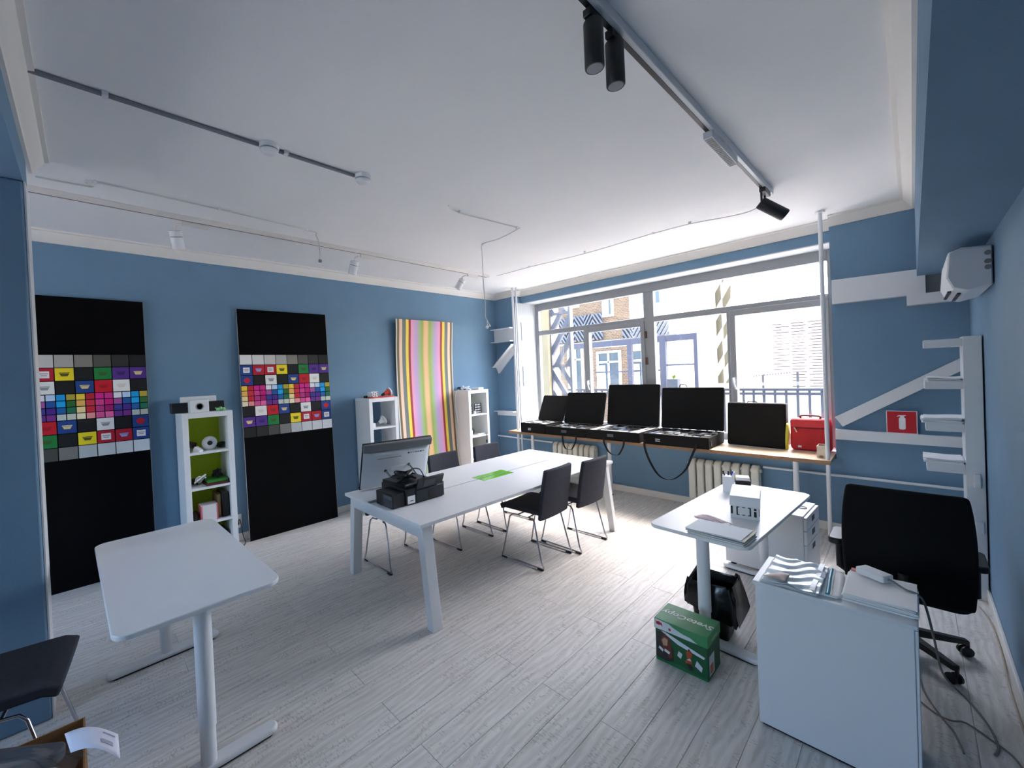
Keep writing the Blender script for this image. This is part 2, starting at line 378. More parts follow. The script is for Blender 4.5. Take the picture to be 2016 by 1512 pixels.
# ------------------------------------------------------------------ worktop under the window, posts, legs
t = thing('window_worktop', 'long narrow oak-edged worktop running under the window', 'worktop', (2.53, -.1, 0))
part(B(.52, 4.575, -.342, .10, .735, .774), 'board', mat('light_oak_top', (206, 186, 160), .4, noise=.08, nscale=14), t, bev=.003)
part(B(.52, 4.575, -.348, -.342, .735, .772), 'edge_band', WOODE, t)
for lx in (.95, 2.273, 4.30):
    part(MB().lathe([(.028, .018), (.024, .735)], (lx, -.262, 0), 14), 'leg', WHITEM, t, smooth=.6)
    part(MB().lathe([(.031, 0), (.031, .018)], (lx, -.262, 0), 14), 'foot', BLACKP, t, smooth=.6)
solo(MB().tube([(4.553, -.30, 0), (4.553, -.30, .735)], .017, 12).tube([(4.553, -.30, .774), (4.553, -.30, CZ)], .017, 12).lathe([(.04, CZ-.02), (.04, CZ)], (4.553, -.30, 0), 14), 'pipe', WHITEM, 'white vertical pipe from floor to ceiling at the right end of the worktop', 'pipe', smooth=.7)
solo(MB().tube([(.60, -.20, 0), (.60, -.20, .735)], .020, 12).tube([(.60, -.20, .774), (.60, -.20, CZ)], .020, 12), 'pipe', WHITEM, 'thicker white vertical pipe left of the window, beside the left wall shelves', 'pipe', smooth=.7)
solo(MB().tube([(.655, -.17, 0), (.655, -.17, .735)], .014, 12).tube([(.655, -.17, .774), (.655, -.17, CZ)], .014, 12), 'pipe', WHITEM, 'thinner white vertical pipe just in front of the left window reveal', 'pipe', smooth=.7)
solo(MB().tube([(0, -.045, .61), (1.18, -.045, .595)], .013, 10), 'heating_pipe', WHITEM, 'thin white horizontal heating pipe between left corner and left radiator', 'pipe', smooth=.7)
solo(MB().tube([(3.98, -.045, .58), (5.45, -.045, .58)], .013, 10), 'heating_pipe', WHITEM, 'thin white horizontal heating pipe right of the right radiator', 'pipe', smooth=.7)

RADM = mat('cream_radiator_enamel', (222, 219, 206), .45, noise=.03)
def radiator(x0, n, pitch, z0, z1, label):
    t = thing('radiator', label, 'radiator', (x0+n*pitch/2, -.09, 0), group='radiators under the worktop')
    sec = []
    for i in range(n):
        mb = MB(); d = .062; h = z1-z0
        pts = [(-d, .02), (-d, h-.07), (-d*.75, h-.03), (-d*.25, h), (d*.6, h), (d, h-.04), (d, .02), (d*.6, 0), (-d*.6, 0)]
        mb.prism([(p, q) for p, q in pts], 'X', -pitch*.40, pitch*.40)
        if i == 0:
            o = mb.build('section', RADM, t, bev=.014, seg=3); sec.append(o)
        else:
            o = sec[0].copy(); COL.objects.link(o); o.parent = t
        o.location = ((i-(n-1)/2)*pitch, 0, z0)
    part(MB().tube([(x0-.01, -.09, z1-.06), (x0+n*pitch+.01, -.09, z1-.06)], .02, 10).tube([(x0, -.09, z0+.06), (x0+n*pitch, -.09, z0+.06)], .02, 10), 'header_pipe', RADM, t, smooth=.6)
    part(B(x0+.02, x0+.04, -.09, -.016, .1, .13).box(x0+n*pitch-.04, x0+n*pitch-.02, -.09, -.016, .1, .13), 'bracket', RADM, t)
    return t
radiator(1.24, 8, .092, .10, .62, 'left radiator, cream cast iron, behind the far end of the conference table')
radiator(3.23, 8, .092, .10, .60, 'right radiator, cream cast iron, behind the pen cup on the small desk')

# ------------------------------------------------------------------ white zigzag wall shelves left and right of the window
def profile_shelf(label, pts, flange, depth, web_y, name='wall_shelf', lower=False):
    # pts: quad in XZ (top-left, top-right, bottom-right, bottom-left)
    (ax, az), (bx, bz), (cx, cz), (dx, dz) = pts
    mb = MB().prism([(ax, az), (bx, bz), (cx, cz), (dx, dz)], 'Y', web_y, -.001)
    t = thing(name, label, 'shelf', ((ax+bx)/2, 0, min(cz, dz)), group='white zigzag wall shelves')
    part(mb, 'web', WHITEM, t)
    if flange:
        part(MB().prism([(ax, az), (bx, bz), (bx, bz-.014), (ax, az-.014)], 'Y', -depth, web_y), 'flange', WHITEM, t)
    if lower:
        part(MB().prism([(dx, dz+.014), (cx, cz+.014), (cx, cz), (dx, dz)], 'Y', -depth, web_y), 'flange', WHITEM, t)
    return t
profile_shelf('topmost white shelf left of the window, C-shaped with two flanges', [(.002, 2.53), (.46, 2.53), (.46, 2.29), (.002, 2.29)], True, .15, -.05, lower=True)
profile_shelf('slanting white shelf left of the window, below the C-shaped one', [(.002, 1.86), (.46, 2.24), (.46, 2.10), (.06, 1.74)], True, .13, -.04)
profile_shelf('narrow level white shelf left of the window, low above the worktop', [(.002, 1.07), (.46, 1.07), (.46, .985), (.002, .985)], True, .14, -.04)
profile_shelf('long slanting white board right of the window', [(4.59, 1.165), (5.44, 1.735), (5.46, 1.64), (4.645, 1.075)], False, .1, -.06)
profile_shelf('long level white board right of the window, under the red sign', [(4.59, 1.045), (5.45, 1.03), (5.45, .94), (4.59, .945)], False, .1, -.06)
t = profile_shelf('broad level white board high on the right, next to the air conditioner', [(4.60, 2.525), (5.215, 2.51), (5.215, 2.29), (4.60, 2.29)], False, .1, -.09)
part(B(5.10, 5.36, -.12, -.001, 2.20, 2.29), 'bracket', WHITEM, t)
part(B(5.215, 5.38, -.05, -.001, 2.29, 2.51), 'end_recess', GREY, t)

t = thing('air_conditioner', 'white split air conditioner high on the right wall, seen from its end', 'air conditioner', (5.39, -1.2, 2.13))
ac = [(5.455, 2.385), (5.34, 2.395), (5.285, 2.375), (5.275, 2.22), (5.30, 2.15), (5.36, 2.125), (5.455, 2.15)]
part(MB().prism(ac, 'Y', -1.60, -.82), 'housing', mat('ac_white', (226, 230, 232), .4), t, bev=.008)
part(MB().prism([(u*.94+5.38*.06, v*.94+2.26*.06) for u, v in ac], 'Y', -1.606, -1.60), 'end_cap', mat('ac_cap', (205, 210, 216), .45), t, bev=.003)
part(B(5.285, 5.30, -1.45, -.95, 2.142, 2.152).box(5.325, 5.34, -1.45, -.95, 2.126, 2.136), 'louver', DARK, t)
for z in (2.34, 2.29, 2.255):
    part(MB().lathe([(.014, 0), (.014, .006)], (5.437, -1.606, z), 12, Matrix.Rotation(PI/2, 4, 'X')), 'port', GREY, t)

t = thing('fire_extinguisher_sign', 'red square sign with white fire extinguisher pictogram on the level board', 'sign', (5.045, -.03, 1.04))
part(B(4.947, 5.143, -.058, -.055, 1.036, 1.245), 'border', PAPER, t)
part(B(4.953, 5.137, -.060, -.058, 1.042, 1.239), 'panel', mat('sign_red', (196, 14, 30), .5), t)
mb = MB().prism([(u, v) for u, v in rrect(5.028, 5.070, 1.075, 1.185, .012, 4)], 'Y', -.0615, -.060)
mb.prism([(5.036, 1.185), (5.062, 1.185), (5.062, 1.197), (5.075, 1.203), (5.07, 1.208), (5.05, 1.206), (5.03, 1.206), (5.016, 1.196), (5.018, 1.190), (5.032, 1.197), (5.036, 1.197)], 'Y', -.0615, -.060)
part(mb, 'pictogram', PAPER, t)

# free-standing white rack at the right wall, with papers
t = thing('paper_rack', 'tall white rack with four short shelves at the right wall', 'rack', (5.41, -.83, 0))
part(B(5.365, 5.452, -.96, -.70, 0, 1.87), 'upright', WHITEM, t, bev=.003)
for z0, z1 in ((1.80, 1.858), (1.495, 1.553), (1.185, 1.245), (.885, .955)):
    part(B(5.18, 5.365, -.955, -.71, z0, z1), 'shelf', WHITEM, t, bev=.003)
part(B(5.40, 5.43, -.985, -.96, .80, .90), 'socket', WHITE, t, bev=.004)
part(B(5.40, 5.44, -.975, -.96, .48, .56), 'socket', WHITE, t, bev=.004)
def pile(label, x0, x1, y0, y1, z, n, th, m=PAPER, seed=1, jit=.01, cat='paper', name='paper_stack', rz=0):
    rnd = random.Random(seed); t = thing(name, label, cat, ((x0+x1)/2, (y0+y1)/2, z), rz)
    hx, hy = (x1-x0)/2, (y1-y0)/2
    for i in range(n):
        dx, dy = rnd.uniform(-jit, jit), rnd.uniform(-jit, jit)
        z_ = i*th
        def fn(u, v, dx=dx, dy=dy, z_=z_, k=rnd.uniform(0, 6)):
            return (-hx+dx+2*hx*u, -hy+dy+2*hy*v, z_+th*.95+.0035*i/n*(math.sin(5*u+k)+1))
        MB().grid(fn, 6, 4, th*.9).build('sheet', m if not isinstance(m, list) else m[i % len(m)], t)
    return t
pile('thin pile of paper on the second shelf of the white rack', 5.19, 5.36, -.95, -.72, 1.553, 4, .006, seed=2)
pile('curling pile of paper on the third shelf of the white rack', 5.165, 5.36, -.97, -.72, 1.245, 5, .008, seed=3)
pile('flat pile of paper on the lowest shelf of the white rack', 5.17, 5.362, -.97, -.72, .955, 4, .007, seed=4)
# ================================================================== ceiling fittings
def seg_track(mb, a, b, hw, z0, z1):
    a, b = Vector(a), Vector(b); d = (b-a).normalized(); n = Vector((-d.y, d.x, 0))*hw
    mb.hexa([(a-n).to_3d()+Vector((0, 0, z0)), (a+n)+Vector((0, 0, z0)), (b+n)+Vector((0, 0, z0)), (b-n)+Vector((0, 0, z0))],
            [(a-n)+Vector((0, 0, z1)), (a+n)+Vector((0, 0, z1)), (b+n)+Vector((0, 0, z1)), (b-n)+Vector((0, 0, z1))])
    return mb
WTR = mat('white_track', (232, 228, 222), .4)
t = thing('lighting_track', 'long white lighting track on the ceiling along the left wall', 'track', (1.05, -4, CZ-.04))
part(seg_track(MB(), (1.10, -7.5, 0), (1.03, -1.22, 0), .018, CZ-.042, CZ-.001), 'rail', WTR, t, bev=.003)
part(seg_track(MB(), (1.10, -7.5, 0), (1.03, -1.26, 0), .005, CZ-.0435, CZ-.042), 'slot', mat('brown_slot', (120, 100, 88), .6), t)
def spot_white(x, y, label, tilt):
    t = thing('track_spotlight', label, 'spotlight', (x, y, CZ-.09), group='white spotlights on the white track')
    part(B(x-.016, x+.016, y-.02, y+.17, CZ-.075, CZ-.042), 'adapter', WTR, t, bev=.003)
    part(MB().tube([(x-.02, y-.03, CZ-.06), (x-.06, y-.06, CZ-.075), (x-.06, y-.06, CZ-.115)], .009), 'stem', WTR, t, smooth=.7)
    T = rot((x-.06, y-.06, CZ-.115), 0, 0, 0) @ tilt.to_matrix().to_4x4()
    L = .145
    part(MB().lathe([(.043, -L), (.046, -L+.004), (.046, -.05)], (0, 0, 0), 22, T), 'head', WHITE, t, smooth=.7)
    part(MB().lathe([(.044, -.05), (.044, -.046)], (0, 0, 0), 22, T), 'groove', DARK, t)
    part(MB().lathe([(.046, -.046), (.046, -.004), (.043, 0)], (0, 0, 0), 22, T), 'collar', WHITE, t, smooth=.7)
    part(MB().lathe([(.040, 0), (.040, .002)], (0, 0, 0), 22, T), 'rear_grille', BLACKP, t)
from mathutils import Euler
spot_white(1.05, -4.90, 'first white track spotlight from the left, nearest the pillar', Euler((.18, .25, 0)))
spot_white(1.04, -3.25, 'second white track spotlight, above between the two tall cupboards', Euler((-.15, .25, 0)))
spot_white(1.03, -1.62, 'third white track spotlight, farthest into the corner', Euler((-.45, .35, 0)))

t = thing('lighting_track', 'lighting track on the ceiling at the right with black fittings', 'track', (4.33, -3, CZ-.04))
part(seg_track(MB(), (4.325, -5.7, 0), (4.36, -1.32, 0), .021, CZ-.045, CZ-.001), 'rail', mat('grey_white_track', (206, 210, 214), .4), t, bev=.003)
part(seg_track(MB(), (4.313, -5.7, 0), (4.348, -1.36, 0), .010, CZ-.047, CZ-.045), 'slot', BLACKP, t)
def pendant(x, y, label):
    t = thing('track_spotlight', label, 'spotlight', (x, y, CZ-.24), group='black cylinder spotlights hanging straight down')
    part(B(x-.017, x+.017, y-.045, y+.045, CZ-.075, CZ-.046), 'adapter', BLACKP, t, bev=.003)
    part(MB().lathe([(.034, CZ-.255), (.037, CZ-.25), (.037, CZ-.08), (.032, CZ-.074)], (x, y, 0), 24), 'body', mat('black_anodised', (17, 17, 18), .5), t, smooth=.7)
    part(MB().lathe([(.026, CZ-.2555), (.03, CZ-.2552)], (x, y, 0), 20), 'lens', mat('lens', (150, 152, 156), .15), t)
pendant(4.318, -4.06, 'left black cylinder spotlight hanging from the right track')
pendant(4.322, -3.90, 'right black cylinder spotlight hanging from the right track')
t = thing('linear_track_light', 'short grey linear light with dark louvre on the right track', 'track light', (4.335, -2.56, CZ-.085))
part(B(4.312, 4.362, -2.80, -2.28, CZ-.088, CZ-.046), 'housing', mat('light_grey_metal', (205, 209, 213), .4), t, bev=.003)
mb = MB()
for i in range(20): mb.box(4.318, 4.356, -2.79+i*.0255, -2.79+i*.0255+.016, CZ-.0895, CZ-.088)
part(mb, 'louvre', DARK, t)
t = thing('track_spotlight', 'black spotlight tilted sideways at the far end of the right track', 'spotlight', (4.36, -1.5, CZ-.2))
part(B(4.335, 4.375, -1.58, -1.40, CZ-.08, CZ-.046), 'adapter', BLACKP, t, bev=.003)
part(MB().tube([(4.345, -1.56, CZ-.07), (4.345, -1.56, CZ-.17)], .008).tube([(4.345, -1.45, CZ-.07), (4.345, -1.47, CZ-.17)], .008), 'yoke', BLACKP, t, smooth=.7)
d = Vector((.62, .35, -.55)).normalized(); q = d.to_track_quat('Z', 'Y').to_matrix().to_4x4()
T = Matrix.Translation(Vector((4.33, -1.54, CZ-.15))) @ q
part(MB().lathe([(.042, 0), (.046, .01), (.046, .2), (.042, .21)], (0, 0, 0), 24, T), 'head', BLACKP, t, smooth=.7)
part(MB().lathe([(.036, .211), (.038, .2105)], (0, 0, 0), 20, T), 'lens', DARK, t)

CABW = mat('white_cable', (214, 214, 210), .6)
t = thing('cable_conduit', 'grey conduit on the ceiling carrying two smoke detectors', 'conduit', (2.55, -4.9, CZ-.02))
part(seg_track(MB(), (2.56, -6.4, 0), (2.545, -4.13, 0), .011, CZ-.018, CZ-.001), 'pipe', mat('grey_conduit', (128, 130, 138), .5), t, bev=.004)
for y in (-5.44, -4.60): part(B(2.538, 2.576, y-.012, y+.012, CZ-.022, CZ-.001), 'clip', WHITE, t)
for y, l in ((-4.70, 'larger-looking nearer smoke detector on the ceiling conduit'), (-4.08, 'smoke detector at the far end of the ceiling conduit')):
    t = thing('smoke_detector', l, 'smoke detector', (2.565, y, CZ-.06), group='smoke detectors on the ceiling')
    part(MB().lathe([(.052, CZ-.026), (.055, CZ-.02), (.055, CZ-.001)], (2.565, y, 0), 24), 'base', WHITE, t, smooth=.6)
    part(MB().lathe([(.038, CZ-.034), (.038, CZ-.026)], (2.565, y, 0), 24), 'vent_gap', DARK, t)
    part(MB().lathe([(.02, CZ-.058), (.038, CZ-.052), (.05, CZ-.038), (.05, CZ-.034)], (2.565, y, 0), 24), 'cap', WHITE, t, smooth=.9)
def cable(label, pts, r=.006, m=CABW, clips=(), n=6, name='ceiling_cable', cat='cable', ends=()):
    t = thing(name, label, cat, pts[0])
    part(MB().tube(spline(pts, n), r, 7), 'cord', m, t, smooth=1)
    for c in clips: part(B(c[0]-.012, c[0]+.012, c[1]-.008, c[1]+.008, CZ-.022, CZ-.001), 'clip', WHITE, t)
    for mb, nm, mm in ends: part(mb, nm, mm, t)
    return t
zc = CZ-.010
cable('thin white cable along the ceiling from the corner to the black spotlight', [(1.08, -1.10, zc), (1.67, -1.10, zc-.005), (2.5, -1.08, zc-.02), (3.24, -1.07, zc-.004), (3.66, -1.07, zc-.01), (4.15, -1.02, zc-.03), (4.35, -1.30, zc-.01)], .005, clips=((1.67, -1.10), (2.5, -1.08), (3.3, -1.07), (3.66, -1.07)))
cable('grey cable crossing the ceiling and hanging down with a plug', [(2.55, -3.28, zc), (2.51, -3.12, zc-.01), (2.52, -2.75, zc), (2.55, -2.40, zc), (2.52, -2.36, zc), (2.25, -2.33, zc-.012), (1.99, -2.31, zc), (1.965, -2.30, zc-.1), (1.96, -2.29, 2.7), (1.97, -2.29, 2.55), (1.965, -2.29, 2.38), (1.985, -2.29, 2.34), (1.99, -2.29, 2.26)], .005, clips=((2.51, -3.12), (2.55, -2.40), (1.99, -2.31)),
      ends=((MB().sphere((1.985, -2.29, 2.26), .018).sphere((2.02, -2.285, 2.27), .013).tube([(1.985, -2.29, 2.34), (2.02, -2.285, 2.28)], .004), 'connector', PAPER),))
cable('cable along the ceiling beside the white track, its end dangling', [(1.30, -5.75, zc), (1.32, -5.48, zc), (1.42, -5.46, zc), (1.41, -4.72, zc-.004), (1.36, -3.97, zc-.006), (1.34, -3.90, zc-.03), (1.32, -3.86, zc-.12), (1.32, -3.86, zc-.25)], .005, clips=((1.42, -5.46), (1.41, -4.72), (1.36, -3.99)),
      ends=((B(1.308, 1.332, -3.872, -3.848, zc-.275, zc-.25), 'connector', GREY),))

# ================================================================== sample boards on the left wall
SWM = {}
def sw(c):
    k = 'swatch_%d_%d_%d' % c
    return mat(k, c, .7)
WH, LG, K = (240, 240, 238), (214, 212, 208), (14, 14, 16)
Bl, Rd, Ye, Gr, Pu = (24, 66, 140), (190, 12, 44), (248, 224, 30), (16, 132, 62), (84, 44, 140)
ROWS = [[WH, (232, 230, 228), (212, 208, 204), (182, 180, 174), (140, 136, 128), (88, 86, 78), (46, 46, 44), (17, 17, 17)],
        [Bl, Rd, Rd, Ye, K, Gr, Pu, Pu], [Bl, K, WH, K, Bl, (206, 8, 36), (244, 243, 238), K]]
SM = [[(248, 212, 60), (198, 28, 50), (222, 20, 148), (214, 40, 140), (242, 240, 244), (196, 220, 248), (0, 158, 226), (186, 164, 58)],
      [(246, 186, 98), (212, 44, 74), (220, 66, 146), (208, 0, 126), (176, 88, 164), (22, 88, 166), (0, 168, 232), (40, 106, 48)],
      [(252, 226, 162), (208, 28, 56), (190, 50, 132), (166, 0, 106), (56, 58, 148), (72, 32, 142), (26, 98, 174), (16, 116, 84)],
      [(252, 238, 204), (246, 156, 156), (226, 86, 156), (246, 106, 176), (100, 46, 142), (124, 48, 142), (202, 212, 206), (212, 212, 198)]]
ROWS2 = [[K, (242, 241, 238), (206, 8, 36), Bl, K, WH, K, Bl], [Pu, Pu, Gr, K, Ye, Rd, Rd, Bl],
         [(17, 17, 17), (36, 36, 34), (74, 74, 70), (128, 126, 122), (190, 196, 198), (212, 214, 216), (224, 226, 228), (234, 236, 240)]]
CREAM = (226, 206, 150)
# print on a swatch: kind per cell -> (colour, shape)
PR1 = [['W', 'B', 'W', 'D', '', 'o', 'v', 'c'], ['r', '', 'g', '', 'c', 'd', 'f', '']]
PR2 = [['', 'f', 'd', 'c', '', 'g', '', 'r'], ['c', 'v', 'o', '', 'D', 'W', 'B', 'W']]
PCOL = {'W': (240, 238, 238), 'B': (150, 170, 226), 'D': (90, 84, 24), 'o': (60, 96, 34), 'v': (58, 26, 112), 'c': CREAM, 'r': (196, 20, 52), 'g': (150, 152, 156), 'd': (168, 6, 28), 'f': (228, 224, 208)}
def sample_board(label, y0, y1, bx0, bx1):
    # leaning board: bottom off the wall by bx0 (left end) / bx1 (right end), top touching the wall
    H = 2.60; wd = y1-y0; n = 8; u = wd/n; top = 2.083; hh = .1172
    t = thing('sample_board', label, 'board', ((bx0+bx1)/2, (y0+y1)/2, 0), group='black boards with colour samples')
    def P(v, z, off):
        # v along width, z along height, off outward
        k = z/H; xb = bx0+(bx1-bx0)*v/wd
        return Vector((xb*(1-k)+.03*k+off, y0+v, z*math.sqrt(1-((xb-.03)/H)**2)))
    def slab(mb, v0, v1, z0, z1, o0, o1):
        return mb.hexa([P(v0, z0, o0), P(v1, z0, o0), P(v1, z1, o0), P(v0, z1, o0)], [P(v0, z0, o1), P(v1, z0, o1), P(v1, z1, o1), P(v0, z1, o1)])
    part(slab(MB(), 0, wd, 0, H, -.018, 0), 'panel', BLACK, t)
    for ea, eb in ((-.004, 0), (wd, wd+.004)): part(slab(MB(), ea, eb, 0, H, -.018, .001), 'edge_strip', mat('board_edge', (150, 150, 152), .5), t)
    g = .0035
    def cell(c, r0, r1, v0, v1):
        return part(slab(MB(), v0+g, v1-g, top-r1*hh+g, top-r0*hh-g, 0, .004), 'swatch', sw(c), t)
    for r, row in list(zip((0, 1, 2), ROWS))+list(zip((5, 6, 7), ROWS2)):
        for i, c in enumerate(row):
            o = cell(c, r, r+1, i*u, (i+1)*u)
            pr = PR1[r-1][i] if r in (1, 2) else PR2[r-5][i] if r in (5, 6) else ''
            if pr:
                vc = (i+.5)*u; zc_ = top-(r+.5)*hh; mb = MB()
                if pr == 'W':
                    slab(mb, vc-.034, vc+.034, zc_-.030, zc_+.030, .004, .0048)
                    o2 = sub(mb, 'print', sw(PCOL['W']), o, t); m2 = MB()
                    slab(m2, vc-.026, vc+.026, zc_+.004, zc_+.012, .0048, .0052); slab(m2, vc-.02, vc+.02, zc_-.012, zc_-.004, .0048, .0052)
                    sub(m2, 'print', sw((170, 150, 156)), o, t); continue
                if pr == 'r':
                    pts = [(vc+.034*math.cos(a)*(1+.12*math.sin(5*a)), zc_+.030*math.sin(a)*(1+.1*math.cos(4*a))) for a in [2*PI*k/16 for k in range(16)]]
                    mb.add([P(a, b, .0048) for a, b in pts]+[P(a, b, .004) for a, b in pts], [tuple(range(16))]+[(k, (k+1) % 16, 16+(k+1) % 16, 16+k) for k in range(16)])
                else:
                    # emblem: a cup-like badge with two lines over it
                    mb.hexa([P(vc-.020, zc_-.018, .004), P(vc+.020, zc_-.018, .004), P(vc+.031, zc_+.006, .004), P(vc-.031, zc_+.006, .004)],
                            [P(vc-.020, zc_-.018, .0048), P(vc+.020, zc_-.018, .0048), P(vc+.031, zc_+.006, .0048), P(vc-.031, zc_+.006, .0048)])
                    slab(mb, vc-.034, vc+.034, zc_+.009, zc_+.016, .004, .0048)
                sub(mb, 'print', sw(PCOL[pr]), o, t)
    for j in range(4):
        for i in range(16):
            cell(SM[j][i % 8], 3+j*.5, 3.5+j*.5, i*u/2, (i+1)*u/2)
    return t
sample_board('black sample board half hidden by the pillar, leaning on the left wall', -6.150, -5.118, .07, .07)
sample_board('black sample board between the green-backed and the open cupboard', -4.285, -3.252, .13, .13)

# bowed striped board
st = [(0, (226, 220, 210)), (.012, (226, 220, 210)), (.016, (112, 96, 62)), (.048, (112, 96, 62)), (.052, (242, 206, 176)), (.095, (242, 206, 176)), (.10, (112, 122, 118)), (.155, (112, 122, 118)), (.16, (246, 216, 74)), (.20, (246, 216, 74)), (.205, (158, 40, 36)), (.235, (158, 40, 36)), (.245, (238, 162, 190)), (.33, (192, 162, 208)), (.40, (160, 186, 120)), (.44, (156, 176, 70)), (.475, (236, 190, 140)), (.5, (240, 190, 140))]
sy = [(1-p, c) for p, c in st[::-1][1:]]
allst = st+sy
# a colour ramp takes 32 stops
allst = allst[:32] if len(allst) <= 32 else [s for i, s in enumerate(allst) if i not in (0, len(allst)-1, 17)][:32]
SM_ = stripes_mat(allst)
t = thing('striped_board', 'bowed board with pastel rainbow stripes leaning on the left wall', 'board', (.25, -1.67, 0))
def sb(u, v):
    z = 2.60*v
    k = [.17, .09, .06, .04, .045, .085]; f = min(v, .9999)*5; i = int(f); f -= i
    a, b, c, d = k[max(i-1, 0)], k[i], k[i+1], k[min(i+2, 5)]
    xx = .5*(2*b+(c-a)*f+(2*a-5*b+4*c-d)*f*f+(3*b-a-3*c+d)*f**3)
    return Vector((xx+.014, -2.215+1.085*u, z))
N_ = 24
mb = MB(); mb.grid(lambda u, v: sb(u, v), 1, N_)
o = part(mb, 'print_face', SM_, t, smooth=1)
uvl = o.data.uv_layers.new(name='UVMap')
for lp in o.data.loops:
    co = o.data.vertices[lp.vertex_index].co; uvl.data[lp.index].uv = ((co.y+ORG[t.name].y+2.215)/1.085, co.z/2.6)
part(MB().grid(lambda u, v: sb(u, v)-Vector((.001, 0, 0)), 1, N_, .012), 'panel', mat('board_core', (214, 206, 192), .7), t, smooth=1)
# ================================================================== cupboards on the left wall
LIME = mat('lime_back', (188, 212, 22), .6); PALE = mat('pale_green_back', (196, 204, 168), .6)
def cupboard(label, x0, x1, y0, y1, back):
    t = thing('cube_cupboard', label, 'cupboard', ((x0+x1)/2, (y0+y1)/2, 0), group='tall white open cupboards on the left wall')
    H = 1.49; th = .05
    part(B(x0, x1, y0, y0+th, 0, H), 'side_panel', WHITE, t, bev=.002); part(B(x0, x1, y1-th, y1, 0, H), 'side_panel', WHITE, t, bev=.002)
    part(B(x0, x1, y0+th, y1-th, H-th, H), 'top_panel', WHITE, t, bev=.002); part(B(x0, x1, y0+th, y1-th, 0, th), 'bottom_panel', WHITE, t, bev=.002)
    for k in (1, 2, 3):
        z = th+.3475*k; part(B(x0+.004, x1-.004, y0+th, y1-th, z-.011, z+.011), 'shelf', WHITE, t)
    if back is not None: part(B(x0, x0+.006, y0+th, y1-th, th, H-th), 'back_panel', back, t)
    return t
SZ = [.05+.3475*k+.011 for k in range(4)]; SZ[0] = .05
cupboard('cupboard with lime green back between the two black boards', .03, .42, -4.90, -4.465, LIME)
cupboard('cupboard without a back, left of the striped board', .02, .39, -2.88, -2.44, None)
cupboard('cupboard with pale green back, right of the striped board near the corner', .02, .39, -1.12, -.665, PALE)
# things on and in the lime cupboard
T0 = 1.49
solo(B(.16, .26, -4.96, -4.50, T0, T0+.10), 'black_box', BLACKP, 'long black box on top of the lime-backed cupboard', 'box', bev=.005)
solo(B(.06, .15, -4.86, -4.55, T0, T0+.155), 'router', WHITE, 'white flat box behind the black box on the lime-backed cupboard', 'box', bev=.006)
t = thing('speaker_cube', 'small white speaker cube in front of the long black box', 'speaker', (.33, -4.745, T0))
part(B(.27, .39, -4.825, -4.665, T0, T0+.125), 'housing', WHITE, t, bev=.006)
part(MB().lathe([(.035, 0), (.03, .004), (.02, -.004)], (.39, -4.745, T0+.06), 20, Matrix.Rotation(PI/2, 4, 'Y')), 'cone', mat('speaker_grey', (130, 132, 132), .6), t, smooth=.6)
mb = MB()
for i, (a, b) in enumerate(((-4.585, .0), (-4.56, .008), (-4.535, 0))): mb.sphere((.37, a, T0+.018+b), .018, 10, 6)
mb.tube([(.37, -4.585, T0+.02), (.37, -4.61, T0+.035)], .005).tube([(.37, -4.535, T0+.02), (.37, -4.515, T0+.012)], .006)
solo(mb, 'figurine', mat('mint_green', (130, 196, 130), .6), 'tiny mint green figurine on the edge of the lime-backed cupboard', 'figurine', smooth=.8)
def torus(mb, c, R_, r, ax='X', n=26, m=12):
    vs = []; c = Vector(c)
    for i in range(n):
        a = 2*PI*i/n
        for j in range(m):
            b = 2*PI*j/m; q = R_+r*math.cos(b); p = Vector((r*math.sin(b), q*math.cos(a), q*math.sin(a)))
            if ax == 'Z': p = Vector((q*math.cos(a), q*math.sin(a), r*math.sin(b)))
            vs.append(c+p)
    return mb.add(vs, [(i*m+j, i*m+(j+1) % m, ((i+1) % n)*m+(j+1) % m, ((i+1) % n)*m+j) for i in range(n) for j in range(m)])
z = SZ[3]
t = thing('tape_roll', 'round white roll with dark core on the upper shelf of the lime-backed cupboard', 'roll', (.30, -4.66, z))
part(torus(MB(), (.30, -4.66, z+.068), .043, .026, 'X'), 'roll', WHITE, t, smooth=2)
part(MB().lathe([(.022, -.022), (.022, .018)], (.30, -4.66, z+.068), 18, Matrix.Rotation(PI/2, 4, 'Y')), 'core', mat('dark_brown_core', (40, 28, 26), .5), t, smooth=.6)
solo(B(0, .08, -.022, .022, 0, .055, rot((.31, -4.795, z+.006), .5, 0, .5)), 'plug_adapter', WHITE, 'small white plug adapter left of the round white roll', 'adapter', bev=.005)
def tangle(label, c, sx, sy, sz, m, r=.006, seed=1, n=14, name='cable_bundle'):
    rnd = random.Random(seed); pts = [(c[0]+sx*math.cos(i*1.9+rnd.random())*rnd.uniform(.5, 1), c[1]+sy*math.sin(i*1.9+rnd.random())*rnd.uniform(.5, 1), c[2]+r+sz*rnd.random()) for i in range(n)]
    return solo(MB().tube(spline(pts, 6), r, 6), name, m, label, 'cable', smooth=1)
tangle('dark cable bundle behind the plug adapter in the lime-backed cupboard', (.22, -4.80, z), .06, .04, .09, mat('dark_olive_cable', (52, 50, 42), .6), .009, 3)
tangle('dark cables right of the round white roll in the lime-backed cupboard', (.24, -4.56, z), .05, .05, .05, DARK, .008, 4)
z = SZ[2]
t = thing('green_tray', 'flat green box with dark red underside on the second shelf of the lime-backed cupboard', 'box', (.27, -4.60, z))
part(B(.16, .40, -4.72, -4.525, z, z+.022), 'base', mat('dark_red', (92, 30, 30), .6), t, bev=.003)
part(B(.17, .39, -4.71, -4.53, z+.022, z+.052), 'lid', mat('leaf_green', (52, 128, 48), .5), t, bev=.006)
tangle('white cables coiled left of the flat green box', (.30, -4.76, z), .08, .06, .10, PAPER, .007, 5, 10)
